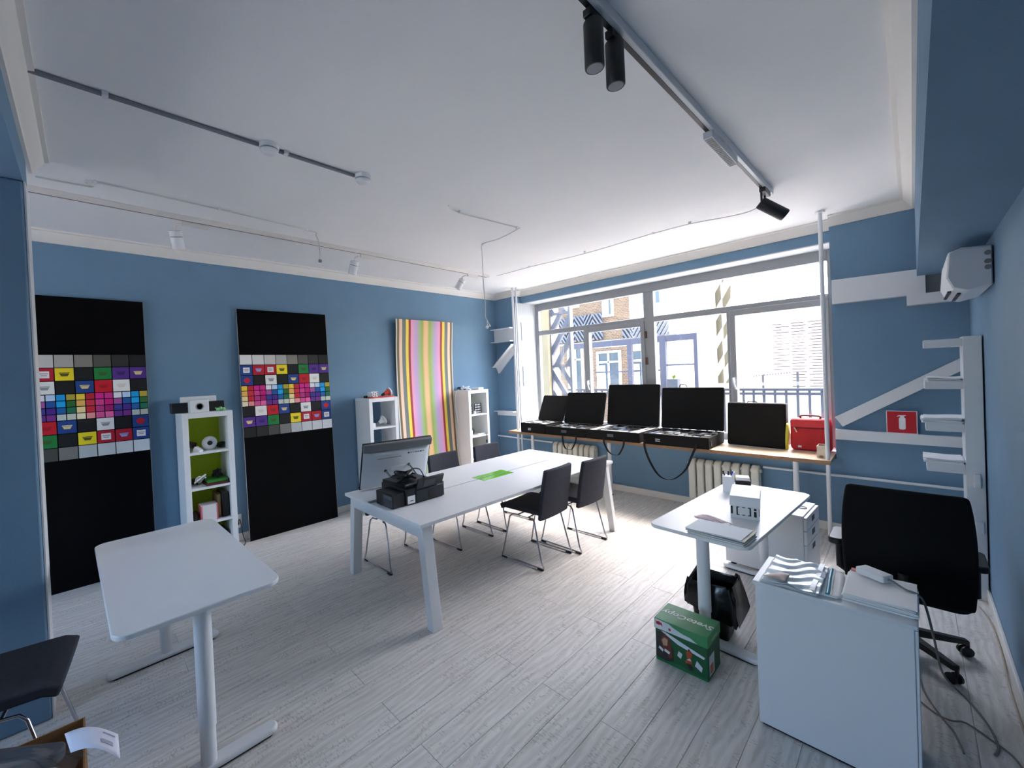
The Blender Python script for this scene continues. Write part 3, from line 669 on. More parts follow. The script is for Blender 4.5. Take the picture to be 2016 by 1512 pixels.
tangle('black cable coil on the second shelf, far left of the lime-backed cupboard', (.20, -4.79, z), .07, .05, .05, DARK, .008, 6)
tangle('black cable coil on top of the flat green box', (.25, -4.60, z+.052), .06, .05, .07, DARK, .009, 8)
z = SZ[1]
t = thing('paper_box', 'white box with pink edges on the third shelf of the lime-backed cupboard', 'box', (.31, -4.70, z))
part(B(.24, .39, -4.775, -4.635, z, z+.16), 'carton', mat('white_carton', (226, 222, 222), .6), t, bev=.004)
for ea, eb in ((-4.778, -4.765), (-4.645, -4.632)): part(B(.2395, .3905, ea, eb, z, z+.157), 'edge_strip', mat('pink_print', (216, 120, 124), .6), t)
t = thing('book', 'tan book standing on the third shelf of the lime-backed cupboard', 'book', (.25, -4.60, z))
part(B(.12, .33, -4.625, -4.590, z, z+.235), 'cover', mat('tan_cover', (128, 106, 70), .7), t, bev=.003)
part(B(.13, .331, -4.621, -4.594, z+.004, z+.231), 'pages', mat('yellowed_paper', (168, 148, 106), .8), t)
t = thing('book', 'black book standing right of the tan book', 'book', (.25, -4.555, z))
part(B(.12, .36, -4.585, -4.528, z, z+.245), 'cover', mat('black_cover', (30, 29, 30), .6), t, bev=.003)
part(B(.13, .35, -4.580, -4.533, z+.244, z+.2455), 'pages', mat('grey_paper', (96, 92, 86), .8), t)
solo(MB().sphere((.30, -4.812, z+.055), .055, 14, 8, (1.1, .55, 1)), 'dark_pouch', mat('dark_brown', (48, 34, 30), .7), 'dark brown pouch left of the white box with pink edges', 'pouch', smooth=2)
for i, c in enumerate(((30, 60, 52), (44, 52, 46), (22, 48, 60), (38, 42, 38))):
    y = -4.70+i*.043; solo(B(.10, .33, y, y+.036, .05, .05+.24-.012*i), 'file_binder', mat('binder_%d' % i, c, .6), ['first', 'second', 'third', 'last'][i]+' dark green binder from the left in the lowest compartment', 'binder', bev=.003)
t = thing('wall_socket', 'white double wall socket right of the lime-backed cupboard', 'socket', (.005, -4.36, .22))
part(B(.0005, .012, -4.41, -4.33, .15, .30), 'plate', WHITE, t, bev=.003)
part(MB().lathe([(.02, 0), (.018, .045)], (.012, -4.385, .21), 14, Matrix.Rotation(PI/2, 4, 'Y')), 'plug', BLACKP, t, smooth=.6)
solo(MB().tube(spline([(.05, -4.385, .21), (.05, -4.36, .25), (.045, -4.345, .16), (.06, -4.335, .06), (.12, -4.33, .006), (.22, -4.38, .006)], 8), .0045, 6), 'power_cable', DARK, 'thin black cable from the wall socket down to the floor', 'cable', smooth=1)
# things on and in the open cupboard
RED = mat('orange_red', (226, 84, 66), .55)
solo(B(.10, .38, -2.80, -2.47, T0, T0+.014), 'red_tray', RED, 'flat orange red tray on top of the cupboard without a back', 'tray', bev=.004)
t = thing('patterned_box', 'small black and white patterned box on the orange red tray', 'box', (.27, -2.75, T0+.014))
part(B(.22, .32, -2.80, -2.70, T0+.014, T0+.085), 'carton', WHITE, t, bev=.003)
mb = MB()
for i in range(4):
    for j in range(2): mb.box(.32, .3215, -2.797+.026*i, -2.785+.026*i, T0+.02+.028*j+.012*(i % 2), T0+.036+.028*j+.012*(i % 2))
part(mb, 'print', BLACKP, t)
solo(MB().sphere((.20, -2.83, T0+.018), .018, 10, 6).sphere((.27, -2.845, T0+.02), .02, 10, 6, (1, .8, 1)), 'dark_knobs', BLACKP, 'two small dark knobs at the left end of the orange red tray', 'knob', smooth=2)  # the two pieces are small dark knobs
def bulb(label, c, tilt, m, collar, name='reflector_bulb'):
    t = thing(name, label, 'bulb', c); T = rot(c) @ tilt.to_matrix().to_4x4()
    part(MB().lathe([(.022, 0), (.024, .02), (.046, .075)], (0, 0, 0), 18, T), 'neck', m, t, smooth=.8)
    part(MB().lathe([(.060, .072), (.064, .078), (.060, .092), (.03, .098)], (0, 0, 0), 20, T), 'lens', WHITE, t, smooth=.8)
    part(MB().lathe([(.012, -.045), (.016, -.03), (.016, 0)], (0, 0, 0), 14, T), 'cap', collar, t, smooth=.8)
bulb('reflector bulb with orange neck lying on the orange red tray', (.28, -2.58, T0+.045), Euler((-1.25, 0, 0)), RED, BLACKP)
z = SZ[3]
bulb('white reflector bulb lying on the upper shelf of the cupboard without a back', (.24, -2.66, z+.042), Euler((-1.15, 0, 0)), WHITE, GREY)
solo(B(.26, .33, -2.81, -2.76, z, z+.055), 'small_carton', WHITE, 'small white carton left of the white reflector bulb', 'box', bev=.003)
tangle('clear wire loops hanging behind the white reflector bulb', (.10, -2.74, z+.08), .03, .05, .14, mat('pale_wire', (150, 160, 160), .4), .002, 9, 8)
z = SZ[2]
solo(MB().lathe([(.10, 0), (.102, .02), (.09, .07), (.06, .10), (.02, .115)], (.22, -2.74, z), 24), 'white_dome', mat('ivory', (222, 222, 212), .5), 'white dome-shaped lamp cover in the second compartment of the backless cupboard', 'lamp', smooth=1)
solo(B(.14, .30, -2.60, -2.51, z, z+.05), 'white_carton', WHITE, 'flat white carton right of the white dome-shaped lamp cover', 'box', bev=.003)
# things on and in the corner cupboard
tangle('white cables heaped on top of the corner cupboard', (.18, -.98, T0), .10, .10, .07, PAPER, .006, 12, 14)
tangle('black cables heaped behind the white ones on the corner cupboard', (.10, -1.0, T0), .06, .11, .05, BLACKP, .007, 13, 12)
solo(B(.20, .36, -.86, -.74, T0, T0+.035), 'white_adapter', WHITE, 'flat white adapter on top of the corner cupboard', 'adapter', bev=.008)
solo(MB().tube(spline([(.16, -1.10, T0+.01), (.14, -1.135, T0-.01), (.12, -1.165, T0-.15), (.14, -1.16, T0-.35), (.16, -1.135, T0-.55)], 8), .005, 6), 'hanging_cable', PAPER, 'white cable hanging down the left side of the corner cupboard', 'cable', smooth=1)
z = SZ[3]
def dotboard(label, y, w_, h, r, c):
    t = thing('dotted_board', label, 'board', (.30, y+w_/2, z)); part(B(.288, .30, y, y+w_, z, z+h), 'panel', BLACKP, t)
    mb = MB()
    for i in range(c):
        for j in range(r): mb.box(.30, .302, y+.012+i*(w_-.02)/c, y+.028+i*(w_-.02)/c, z+.012+j*.040, z+.034+j*.040)
    part(mb, 'dots', PAPER, t)
dotboard('black board with white dots, left one on the upper shelf', -1.062, .10, .16, 3, 3)
dotboard('black board with white dots, right one on the upper shelf', -.905, .15, .165, 4, 4)
solo(MB().lathe([(.016, 0), (.02, .03), (.012, .05)], (.34, -.945, z), 12), 'white_cap', WHITE, 'small white cap between the two dotted boards', 'cup', smooth=.8)  # the piece is a small white cap
z = SZ[2]
t = thing('round_brush', 'round black brush on the second shelf of the corner cupboard', 'brush', (.26, -.965, z))
part(MB().sphere((.26, -.965, z+.062), .062, 16, 10, (.6, 1, 1)), 'bristles', mat('black_bristle', (18, 24, 20), .8), t, smooth=2)
part(MB().tube([(.26, -.965, z+.12), (.26, -.99, z+.18)], .010), 'handle', BLACKP, t, smooth=1)
solo(MB().lathe([(.02, 0), (.022, .01), (.022, .08), (.012, .10), (.012, .12)], (.34, -1.04, z), 14), 'white_bottle', WHITE, 'small white bottle beside the round black brush', 'bottle', smooth=.6)
solo(MB().tube([(.34, -.90, z+.012), (.34, -.74, z+.016)], [.013, .009], 10), 'white_rod', WHITE, 'white rod lying right of the round black brush', 'rod', smooth=.8)
solo(MB().tube(spline([(.385, -.745, z+.02), (.39, -.742, z-.04), (.388, -.745, z-.09)], 6), .004, 6).box(.38, .396, -.752, -.738, z-.14, z-.09), 'usb_cable', BLACKP, 'short black cable with plug hanging over the second shelf edge', 'cable', smooth=1)
z = SZ[1]
t = thing('glass_case', 'small glass case on the third shelf of the corner cupboard', 'case', (.28, -1.0, z))
part(B(.20, .36, -1.06, -.92, z+.012, z+.13), 'glass_body', glass_mat('case_glass', (.72, .76, .76), .12), t); part(B(.19, .37, -1.065, -.915, z, z+.012).box(.19, .37, -1.065, -.915, z+.13, z+.142), 'rim', BLACKP, t)
solo(B(.12, .36, -1.05, -.75, SZ[0], SZ[0]+.23), 'storage_box', mat('grey_carton', (190, 194, 194), .6), 'pale grey storage box in the lowest compartment of the corner cupboard', 'box', bev=.004)

# ================================================================== conference table
t = thing('conference_table', 'long white conference table with a green flap in its middle', 'table', (2.29, -2.628, 0), -.0207)
L2, W2 = 1.28, .582; s0, s1 = -.68, .92
B(-W2, -.009, -L2, L2, .716, .74).box(.009, W2, -L2, L2, .716, .74).box(-.009, .009, -L2, s0, .716, .74).box(-.009, .009, s1, L2, .716, .74).build('tabletop', WHITE, t)
B(-.03, .03, s0-.02, s1+.02, .690, .702).build('dark_slot_tray', BLACK, t)  # tray under the slot, its black stands in for shade in the depth
LIMEG = mat('lime_acrylic', (120, 200, 40), .15)
for a, b in ((-.092, -.007), (.007, .088)):
    B(a, b, -.19, .225, .7402, .7416).build('cable_flap', LIMEG, t)
for e in (-1, 1):
    y0, y1 = sorted((e*(L2-.035), e*(L2-.09)))
    B(-.50, .50, y0, y1, .622, .716).build('end_beam', WHITEM, t, bev=.003)
    for sx in (-1, 1):
        mb = MB().hexa([(sx*.560, y0, 0), (sx*.625, y0, 0), (sx*.625, y1+(0 if e > 0 else .03), 0), (sx*.560, y1+(0 if e > 0 else .03), 0)],
                       [(sx*.470, y0, .715), (sx*.545, y0, .715), (sx*.545, y1+(0 if e > 0 else .03), .715), (sx*.470, y1+(0 if e > 0 else .03), .715)])
        mb.build('leg', WHITEM, t, bev=.004)
B(-.42, -.37, -L2+.09, L2-.09, .66, .715).build('side_rail', WHITEM, t); B(.37, .42, -L2+.09, L2-.09, .66, .715).build('side_rail', WHITEM, t)

# ================================================================== upholstered sled chairs
def make_chair(label, loc, rz):
    # local +y is the front
    t = thing('sled_chair', label, 'chair', loc, rz, 'grey upholstered chairs with chrome sled legs')
    def seat(u, v):
        x = -.225+.45*u; y = .235-.46*v; e = (2*u-1)
        return (x, y, .468-.02*max(0, (.12-v)/.12)**2-.006*math.cos(PI*(u-.5))*0+.006*e*e)
    MB().grid(lambda u, v: seat(v, u), 10, 8, -.05).build('seat', GREYF, t, bev=.012, seg=3)
    def back(u, v):
        w_ = .225*(1-.06*v**4)
        x = -w_+2*w_*u; e = 2*u-1
        return (x, -.215-.075*v+.018*v*v*0-.018*(1-e*e), .425+.455*v)
    MB().grid(back, 10, 12, .038).build('backrest', GREYF, t, bev=.014, seg=3)
    for sx in (-1, 1):
        X_ = sx*.232; xi = sx*.19
        pts = [(xi, .06, .425), (xi+sx*.01, .115, .424), (xi+sx*.02, .14, .40), (X_-sx*.002, .22, .06), (X_, .232, .022), (X_, .225, .013), (X_, 0, .013), (X_, -.225, .013), (X_, -.24, .022), (X_-sx*.002, -.215, .07), (xi+sx*.02, -.14, .40), (xi+sx*.01, -.115, .424), (xi, -.06, .425)]
        MB().tube(pts, .0075, 8).build('sled_leg', CHROME, t, smooth=1)
        for y in (.205, -.205): B(X_-.012, X_+.012, y-.03, y+.03, 0, .016).build('glide', BLACKP, t, bev=.004)
    MB().tube([(-.19, .06, .424), (.19, .06, .424)], .0075, 8).tube([(-.19, -.06, .424), (.19, -.06, .424)], .0075, 8).build('cross_bar', CHROME, t, smooth=1)
    return t
ch = make_chair('nearer of the two chairs on the window side of the conference table', (2.665, -2.445, 0), PI/2+.03)
copy_tree(ch, (2.74, -1.925, 0), PI/2-.02, 'farther of the two chairs on the right of the conference table')
ch['label'] = 'nearer of the two chairs on the right of the conference table'
copy_tree(ch, (1.74, -3.40, 0), -PI/2, 'chair pushed deep under the near end of the conference table, below the printer')
copy_tree(ch, (1.825, -2.645, 0), -PI/2+.02, 'chair on the far long side, its back in front of the striped board')
copy_tree(ch, (1.845, -1.975, 0), -PI/2, 'chair on the far long side, its back in front of the corner cupboard')
copy_tree(ch, (2.39, -5.91, 0), -.12, 'chair cut by the left edge of the picture, beside the pillar')

# ================================================================== sit-stand desks
DESKTOP = mat('white_desktop', (234, 236, 238), .28)
def desk(label, loc, rz, h, wd, ln, colx=.565):
    t = thing('standing_desk', label, 'desk', loc, rz)
    MB().prism(rrect(-wd/2, wd/2, -ln/2, ln/2, .065, 8), 'Z', h-.022, h).build('desktop', DESKTOP, t, bev=.004, seg=2)
    for sy in (-1, 1):
        y = sy*colx
        MB().lathe([(.0365, .20), (.0365, h-.03)], (0, y, 0), 20).build('column', WHITEM, t, smooth=.6)
        MB().lathe([(.0325, .03), (.0325, .205)], (0, y, 0), 20).build('inner_column', WHITEM, t, smooth=.6)
        pts = rrect(-.30, .30, y-.040, y+.040, .038, 8)
        MB().prism(pts, 'Z', .008, .038).build('foot', WHITEM, t, bev=.012, seg=3)
        MB().prism(rrect(-.28, .28, y-.03, y+.03, .028, 5), 'Z', 0, .008).build('foot_pad', BLACKP, t)
        B(-.24, .24, y-.03, y+.03, h-.045, h-.022).build('bracket', WHITEM, t, bev=.003)
    B(-.03, .03, -colx, colx, h-.06, h-.028).build('crossbar', WHITEM, t)
    return t
desk('empty white standing desk in the left foreground', (2.3625, -5.2284, 0), 1.5973, .799, .636, 1.357, .555)
desk('small white standing desk on the right with papers and a cup', (4.246, -2.152, 0), -.0651, .7136, .574, 1.4267, .585)
# ================================================================== things on the conference table
TT = .74
t = thing('printer', 'black ink tank printer on the near end of the conference table', 'printer', (2.26, -3.6, TT))
PB = mat('printer_black', (22, 23, 26), .4)
part(B(2.06, 2.43, -3.745, -3.375, TT, .872), 'body', PB, t, bev=.008)
part(B(2.08, 2.415, -3.745, -3.52, .872, .900), 'scanner_lid', mat('printer_dark', (16, 17, 19), .3), t, bev=.005)
part(B(2.405, 2.42, -3.74, -3.60, .893, .903), 'lid_edge', mat('lid_grey', (110, 104, 100), .4), t)
part(B(2.17, 2.415, -3.862, -3.747, TT, .850), 'ink_tank', PB, t, bev=.004)
part(B(2.285, 2.408, -3.866, -3.862, TT+.012, .835), 'tank_window', mat('smoky_window', (92, 98, 108), .2), t)
mb = MB()
for i in range(4): mb.box(2.295+i*.028, 2.313+i*.028, -3.8675, -3.866, TT+.02, TT+.068)
part(mb, 'ink_level', mat('ink_dark', (48, 52, 62), .3), t)
part(B(2.10, 2.418, -3.372, -3.352, TT, .858), 'side_cover', mat('printer_grey', (34, 36, 36), .45), t, bev=.004)
T = rot((2.43, -3.515, .862), 0, 0, math.radians(24))
part(MB().box(-.008, .008, -.135, .13, -.02, .082, T), 'control_panel', PB, t, bev=.003)
part(MB().box(.008, .010, -.075, .045, .004, .068, T), 'display', mat('display', (52, 54, 58), .25), t)
part(MB().box(.008, .010, .075, .115, -.014, -.008, T), 'badge', mat('badge_grey', (150, 146, 140), .4), t)
part(B(2.43, 2.433, -3.735, -3.665, TT+.012, TT+.072), 'label', PAPER, t)
part(B(2.433, 2.4335, -3.715, -3.682, TT+.030, TT+.038), 'label_print', GREY, t)
part(B(2.43, 2.437, -3.655, -3.375, TT+.008, TT+.105), 'front_flap', mat('flap_blue_black', (26, 31, 38), .35), t, bev=.003)
part(B(2.437, 2.439, -3.53, -3.47, TT+.01, TT+.075), 'output_slot', BLACKP, t)
tangle('heap of black cables lying on the printer lid', (2.26, -3.64, .900), .11, .10, .055, BLACKP, .010, 21, 22)
solo(MB().tube(spline([(2.30, -3.75, .90), (2.33, -3.70, .945), (2.30, -3.60, .985), (2.28, -3.50, .965), (2.26, -3.44, .885), (2.22, -3.42, .872+.006)], 8), .005, 6), 'usb_cable', BLACKP, 'single black cable arching above the printer', 'cable', smooth=1)
solo(MB().tube(spline([(2.14, -3.36, .80), (2.2, -3.325, .82), (2.27, -3.32, .79), (2.30, -3.33, TT+.006)], 8), .003, 6), 'power_cable', mat('pink_white_cable', (206, 190, 190), .6), 'thin pale cable curling down the right side of the printer', 'cable', smooth=1)
solo(B(2.10, 2.135, -3.905, -3.76, TT, TT+.010, None), 'pen', GREY, 'grey pen lying left of the printer tank', 'pen', bev=.004)

t = thing('all_in_one_computer', 'silver all-in-one computer seen from the back on the conference table', 'computer', (1.80, -3.455, TT))
e1 = Vector((.10, .57, 0)).normalized(); up = Vector((.36, -.063, 1)).normalized(); e3 = e1.cross(up).normalized()
T = Matrix((e1, up, e3)).transposed().to_4x4(); T.translation = Vector((1.80, -3.455, TT))
SIL = mat('silver_plastic', (196, 202, 208), .4)
part(MB().box(-.335, .335, .012, .47, -.022, 0, T), 'screen_frame', BLACKP, t, bev=.004)
part(MB().add([T @ Vector(p) for p in ((-.33, .02, 0), (.33, .02, 0), (.33, .39, 0), (-.33, .39, 0), (-.29, .03, .03), (.30, .03, .03), (.27, .36, .03), (-.22, .36, .03))], [(0, 1, 2, 3), (7, 6, 5, 4), (0, 4, 5, 1), (1, 5, 6, 2), (2, 6, 7, 3), (3, 7, 4, 0)]), 'back_shell', SIL, t, bev=.004)
part(MB().box(-.335, .33, .395, .47, 0, .034, T), 'speaker_bar', mat('grey_mesh', (112, 115, 118), .7), t, bev=.008)
part(MB().box(-.06, .08, .185, .225, .03, .032, T), 'port_cover', mat('pale_grey', (214, 218, 216), .4), t)
mb = MB().box(-.20, .03, .316, .325, .03, .0305, T)
mb.box(-.14, -.095, .045, .053, .03, .0305, T)
part(mb, 'lettering', mat('grey_print', (140, 146, 154), .5), t)
for i, c in enumerate(((30, 30, 34), (150, 150, 150), (206, 176, 160), (120, 140, 160), (70, 150, 220), (40, 40, 44), (120, 124, 128))):
    part(MB().box(.09+i*.025, .108+i*.025, .335, .350, .03, .0306, T), 'sticker', mat('sticker_%d' % i, c, .5), t)
mb = MB()
for i in range(4): mb.box(.15+i*.017, .161+i*.017, .085, .105, .03, .0306, T)
part(mb, 'marking', DARK, t)
def at(u, v, n): return T @ Vector((u, v, n))
for u, v, ft in ((-.115, .19, (2.03, -3.54, TT+.008)), (.115, .22, (2.05, -3.28, TT+.008))):
    part(MB().tube(spline([at(u, v, .022), at(u+.01, v-.01, .055), ft], 6), .0085, 8), 'prop_leg', STEEL, t, smooth=1)
    part(MB().lathe([(.014, 0), (.012, .012)], (0, 0, 0), 12, T @ Matrix.Translation(Vector((u, v, .028)))), 'hinge', DARK, t)

# ================================================================== things on the small desk
DT = .7136
t = thing('pen_cup', 'white square pen cup at the far end of the small desk', 'cup', (4.10, -1.765, DT), .2)
MB().prism(rrect(-.038, .038, -.038, .038, .008, 3), 'Z', 0, .13).build('cup', WHITE, t, smooth=.6)
for i, (x_, y_, dx, dy, h, c) in enumerate(((-.018, 0, -.016, .01, .165, (24, 34, 30)), (.012, .01, .02, .006, .165, (40, 50, 180)), (.018, -.012, .026, -.01, .17, (235, 235, 240)), (0, .016, .0, .02, .16, (30, 40, 120)))):
    MB().tube([(x_, y_, .10), (x_+dx, y_+dy, h)], .0055, 8).build('pen', mat('pen_%d' % i, c, .4), t, smooth=1)
t = thing('note_block', 'block of white notes in a black holder behind the white carton', 'note block', (4.12, -1.44, DT), .3)
B(-.055, .055, -.055, .055, 0, .035).build('holder', BLACKP, t, bev=.004)
B(-.048, .048, -.048, .048, .035, .062).build('paper_cube', PAPER, t, bev=.002)
solo(B(4.14, 4.20, -1.56, -1.54, DT, DT+.008), 'marker_pen', GREY, 'small grey pen lying in front of the note block', 'pen', bev=.003)
t = thing('white_carton', 'white carton with black bracket marks on the small desk', 'box', (4.325, -2.225, DT), .19)
B(-.08, .08, -.155, .155, 0, .115).build('base', WHITE, t, bev=.002)
B(-.084, .084, -.159, .159, .085, .15).build('lid', mat('carton_white', (236, 238, 240), .5), t, bev=.002)
BK = mat('print_black', (26, 28, 24), .6)
yb = -.1555
mb = MB()
def mk(x0, x1, z0, z1, y0=-.1558, y1=-.155): mb.box(x0, x1, y0, y1, z0, z1)
mk(-.077, -.066, .028, .080)
for s_ in (-1, 1):
    xo = -.006+s_*.036
    mk(xo-.004, xo+.004, .024, .080); mk(min(xo, xo-s_*.012), max(xo, xo-s_*.012), .074, .080); mk(min(xo, xo-s_*.012), max(xo, xo-s_*.012), .024, .030)
mk(-.014, .002, .075, .080); mk(-.014, .002, .024, .029); mk(.050, .064, .022, .058); mk(.05, .064, .064, .078); mk(.076, .0795, .03, .08)
mb.build('print', BK, t)
mb = MB()
for a in ((-.02, .048, -.045, -.042), (-.02, .048, .042, .045), (.045, .048, -.045, .045)): mb.box(a[0], a[1], a[2], a[3], .150, .1508)
mb.box(-.024, -.006, -.012, .012, .150, .1508).box(-.055, -.053, -.04, .02, .150, .1508)
mb.build('lid_print', mat('lid_print', (206, 212, 220), .3), t)
pile('stack of paper sheets on the near corner of the small desk', 4.17, 4.47, -2.87, -2.66, DT, 9, .004, m=[PAPER, mat('cream_paper', (226, 216, 198), .8), mat('bluish_paper', (214, 222, 228), .7)], seed=9, jit=.012, rz=-.06)
t = thing('face_mask', 'pale pink face mask with an ear loop behind the paper stack', 'face mask', (4.19, -2.52, DT), -.35)
MB().grid(lambda u, v: (-.085+.17*u, -.045+.09*v, .004+.022*math.sin(PI*u)*math.sin(PI*v)+.002*math.sin(v*16)), 14, 14, .0015).build('fabric', mat('mask_pink', (226, 208, 214), .8), t, smooth=1)
MB().tube(spline([(.085, -.035, .004), (.13, -.03, .012), (.14, .01, .010), (.085, .035, .004)], 8), .002, 5).build('ear_loop', mat('loop_grey', (150, 140, 146), .8), t, smooth=1)

# drawer pedestal behind the small desk
t = thing('drawer_pedestal', 'white three-drawer pedestal on castors behind the small desk', 'drawer unit', (4.295, -1.37, 0), -.045)
B(-.275, .255, -.215, .215, .065, .565).build('carcass', WHITEM, t, bev=.003)
for z0, z1 in ((.455, .555), (.345, .450), (.075, .340)):
    d = B(.256, .276, -.213, .213, z0, z1).build('drawer', WHITEM, t, bev=.003)
    zc_ = z1-.045
    h = B(.2755, .2775, -.045, .045, zc_-.02, zc_+.02).build('handle_slot', BLACKP, d)
for x_ in (-.23, .21):
    for y_ in (-.17, .17):
        B(x_-.02, x_+.02, y_-.012, y_+.012, 0, .064).build('castor', BLACKP, t, bev=.01)
solo(torus(MB(), (4.50, -1.36, .5695), .03, .0035, 'Z', 22, 6), 'cord_loop', GREY, 'thin grey loop lying on top of the drawer pedestal', 'loop', smooth=2)

# waste bin and paper carton
t = thing('waste_bin', 'black waste bin lined with a crumpled black bag behind the desk leg', 'bin', (4.21, -2.56, 0), .05)
pr = [(.10, .0), (.125, .32), (.118, .32), (.095, .012)]
def sqring(s_, z): return [(x_*s_, y_*s_, z) for x_, y_ in rrect(-1, 1, -1, 1, .22, 4)]
mb = MB(); rings = [sqring(.092, 0), sqring(.12, .33), sqring(.114, .33), sqring(.088, .012)]; n_ = len(rings[0])
mb.add([p for r_ in rings for p in r_], [(i*n_+j, i*n_+(j+1) % n_, (i+1)*n_+(j+1) % n_, (i+1)*n_+j) for i in range(3) for j in range(n_)]+[tuple(range(n_))[::-1], tuple(range(3*n_, 4*n_))])
mb.build('bucket', BLACKP, t, smooth=.8)
BAG = mat('black_bag_film', (12, 12, 13), .22, bump=.5, bscale=30)
rnd = random.Random(5)
mb = MB(); rr = []
prof_ = [(.085, .06), (.10, .2), (.112, .30), (.120, .345), (.126, .345), (.134, .31), (.140, .25), (.146, .20)]
ph = [rnd.uniform(-1, 1) for _ in range(60)]
for k, (q, z) in enumerate(prof_):
    ring = []
    for j, (x_, y_) in enumerate(rrect(-1, 1, -1, 1, .22, 6)):
        wob = 1+.03*ph[j % 60]*(k > 2)+.05*ph[(j*7+k) % 60]*(k > 4); zz = z+.016*ph[(j*3+k) % 60]*(k > 2)
        if k > 4 and x_ > .5: wob += .22*(k-4)/3*max(0, 1-abs(y_)*.6); zz -= .02*(k-4)
        ring.append((x_*q*wob, y_*q*wob, zz))
    rr.append(ring)
n_ = len(rr[0])
mb.add([p for r_ in rr for p in r_], [(i*n_+j, i*n_+(j+1) % n_, (i+1)*n_+(j+1) % n_, (i+1)*n_+j) for i in range(len(rr)-1) for j in range(n_)])
mb.build('bin_bag', BAG, t, smooth=1.2)

t = thing('paper_carton', 'green copier paper carton with white lettering on the floor', 'box', (4.19, -3.0, 0))
GB = mat('carton_green', (18, 110, 58), .45); GD = mat('carton_dark_green', (10, 86, 44), .5)
x0, x1, y0, y1, h = 4.05, 4.332, -3.10, -2.895, .25
part(B(x0, x1, y0, y1, .001, h-.002), 'carton', GD, t, bev=.003)
part(B(x0-.004, x1+.004, y0-.004, y1+.004, h-.062, h), 'lid', mat('lid_green', (62, 142, 86), .45), t, bev=.003)
T = rot(((x0+x1)/2+.005, (y0+y1)/2, h+.0006), PI)
part(text_mb('SvetoCopy', .062, .0006, T, .18, .0012), 'lettering', mat('lettering_white', (232, 236, 226), .5), t)
# winter picture on the front: snow band, branches of green, a seated brown figure, paper sheets
def fr(poly, m, nm, d=.0006, yy=y0-.004): part(MB().prism([(x0+(x1-x0)*u, h*v) for u, v in poly], 'Y', yy-d, yy), nm, m, t)
SNOW = mat('snow_white', (214, 218, 220), .5); REDP = mat('print_red', (186, 26, 34), .5); BRN = mat('print_brown', (110, 46, 28), .5); DRK = mat('print_dark', (34, 36, 34), .5)
fr([(0, .76), (.3, .77), (.6, .765), (.82, .77), (.70, .84), (.55, .86), (.42, .90), (.35, .93), (.28, .97), (0, .995)], SNOW, 'print')
fr([(.03, .87), (.08, .86), (.13, .88), (.16, .84), (.15, .92), (.09, .95), (.04, .93), (.015, .96)], REDP, 'print', .0012)
fr([(.30+.025*math.cos(a), .845+.03*math.sin(a)) for a in [2*PI*k/14 for k in range(14)]], REDP, 'print', .0012)
yf = y0
fr([(0, .08), (.02, .70), (.18, .72), (.36, .40), (.36, .12), (.2, .05)], DRK, 'print', .0006, yf)
fr([(.10, .52), (.2, .70), (.30, .58), (.34, .2), (.26, .12), (.22, .3), (.16, .28)], BRN, 'print', .0012, yf)
fr([(.16, .40), (.24, .43), (.25, .58), (.18, .60), (.13, .52)], mat('print_skin', (186, 146, 116), .5), 'print', .0016, yf)
for q in ([(.06, .30), (.14, .24), (.16, .30), (.08, .36)], [(.17, .28), (.27, .24), (.29, .30), (.19, .34)], [(.43, .30), (.50, .26), (.53, .38), (.46, .42)], [(.76, .24), (.88, .16), (.90, .27), (.80, .38)]): fr(q, SNOW, 'print', .0016, yf)
fr([(.12, .73), (.2, .74), (.95, .52), (.93, .47), (.45, .56)], SNOW, 'print', .0010, yf)
fr([(.60, .46), (.66, .58), (.72, .48), (.69, .36), (.72, .2), (.64, .14), (.58, .24), (.62, .34)], mat('print_orange', (178, 74, 34), .5), 'print', .0010, yf)
fr([(.60, .22), (.70, .24), (.74, .12), (.66, .08)], DRK, 'print', .0012, yf); fr([(.61, .30), (.70, .31), (.67, .36)], SNOW, 'print', .0014, yf)
fr([(.0, .05), (.25, .06), (.5, .1), (.7, .05), (.98, .06), (.98, .0), (0, 0)], GB, 'print', .0004, yf)
part(B(x1, x1+.001, y0+.02, y0+.10, .02, .13), 'print', SNOW, t); part(B(x1+.001, x1+.0015, y0+.03, y0+.08, .03, .08), 'print', mat('print_salmon', (206, 112, 84), .5), t)
part(B(x1+.004, x1+.005, y0+.05, y0+.15, h-.045, h-.03), 'print', mat('print_mint', (120, 180, 140), .5), t)

# ================================================================== foreground cabinet
t = thing('low_cabinet', 'plain white low cabinet in the right foreground', 'cabinet', (4.845, -3.045, 0), 0)
part(B(4.588, 5.108, -3.215, -2.875, .012, .682), 'body', WHITEM, t, bev=.003)
part(B(4.578, 5.118, -3.222, -2.868, .682, .70), 'top_panel', WHITEM, t, bev=.003)
part(B(4.60, 5.10, -3.205, -2.885, 0, .012), 'plinth', BLACKP, t)
part(B(5.108, 5.118, -3.21, -2.88, .03, .675), 'door', WHITEM, t, bev=.002)
CT = .70
FILM = mat('silver_film', (222, 234, 240), .22, metal=.1, spec=.8)
t = thing('plastic_sleeves', 'pile of crinkled clear plastic sleeves on the low cabinet', 'plastic sleeves', (4.71, -3.04, CT), .0)
rnd = random.Random(11)
for k in range(3):
    a = [rnd.uniform(0, 6) for _ in range(4)]
    def fn(u, v, k=k, a=a):
        return (-.105+.21*u+.006*k, -.175+.33*v-.006*k, .004+.008*k+(.006 if k == 2 else .002)*(1+math.sin(9*u+5*v+a[0])*.6+math.sin(23*v-7*u+a[1]+2*math.sin(6*u))*.7))
    MB().grid(fn, 40, 46, .0012).build('sleeve', FILM if k == 2 else PAPER, t, smooth=2)
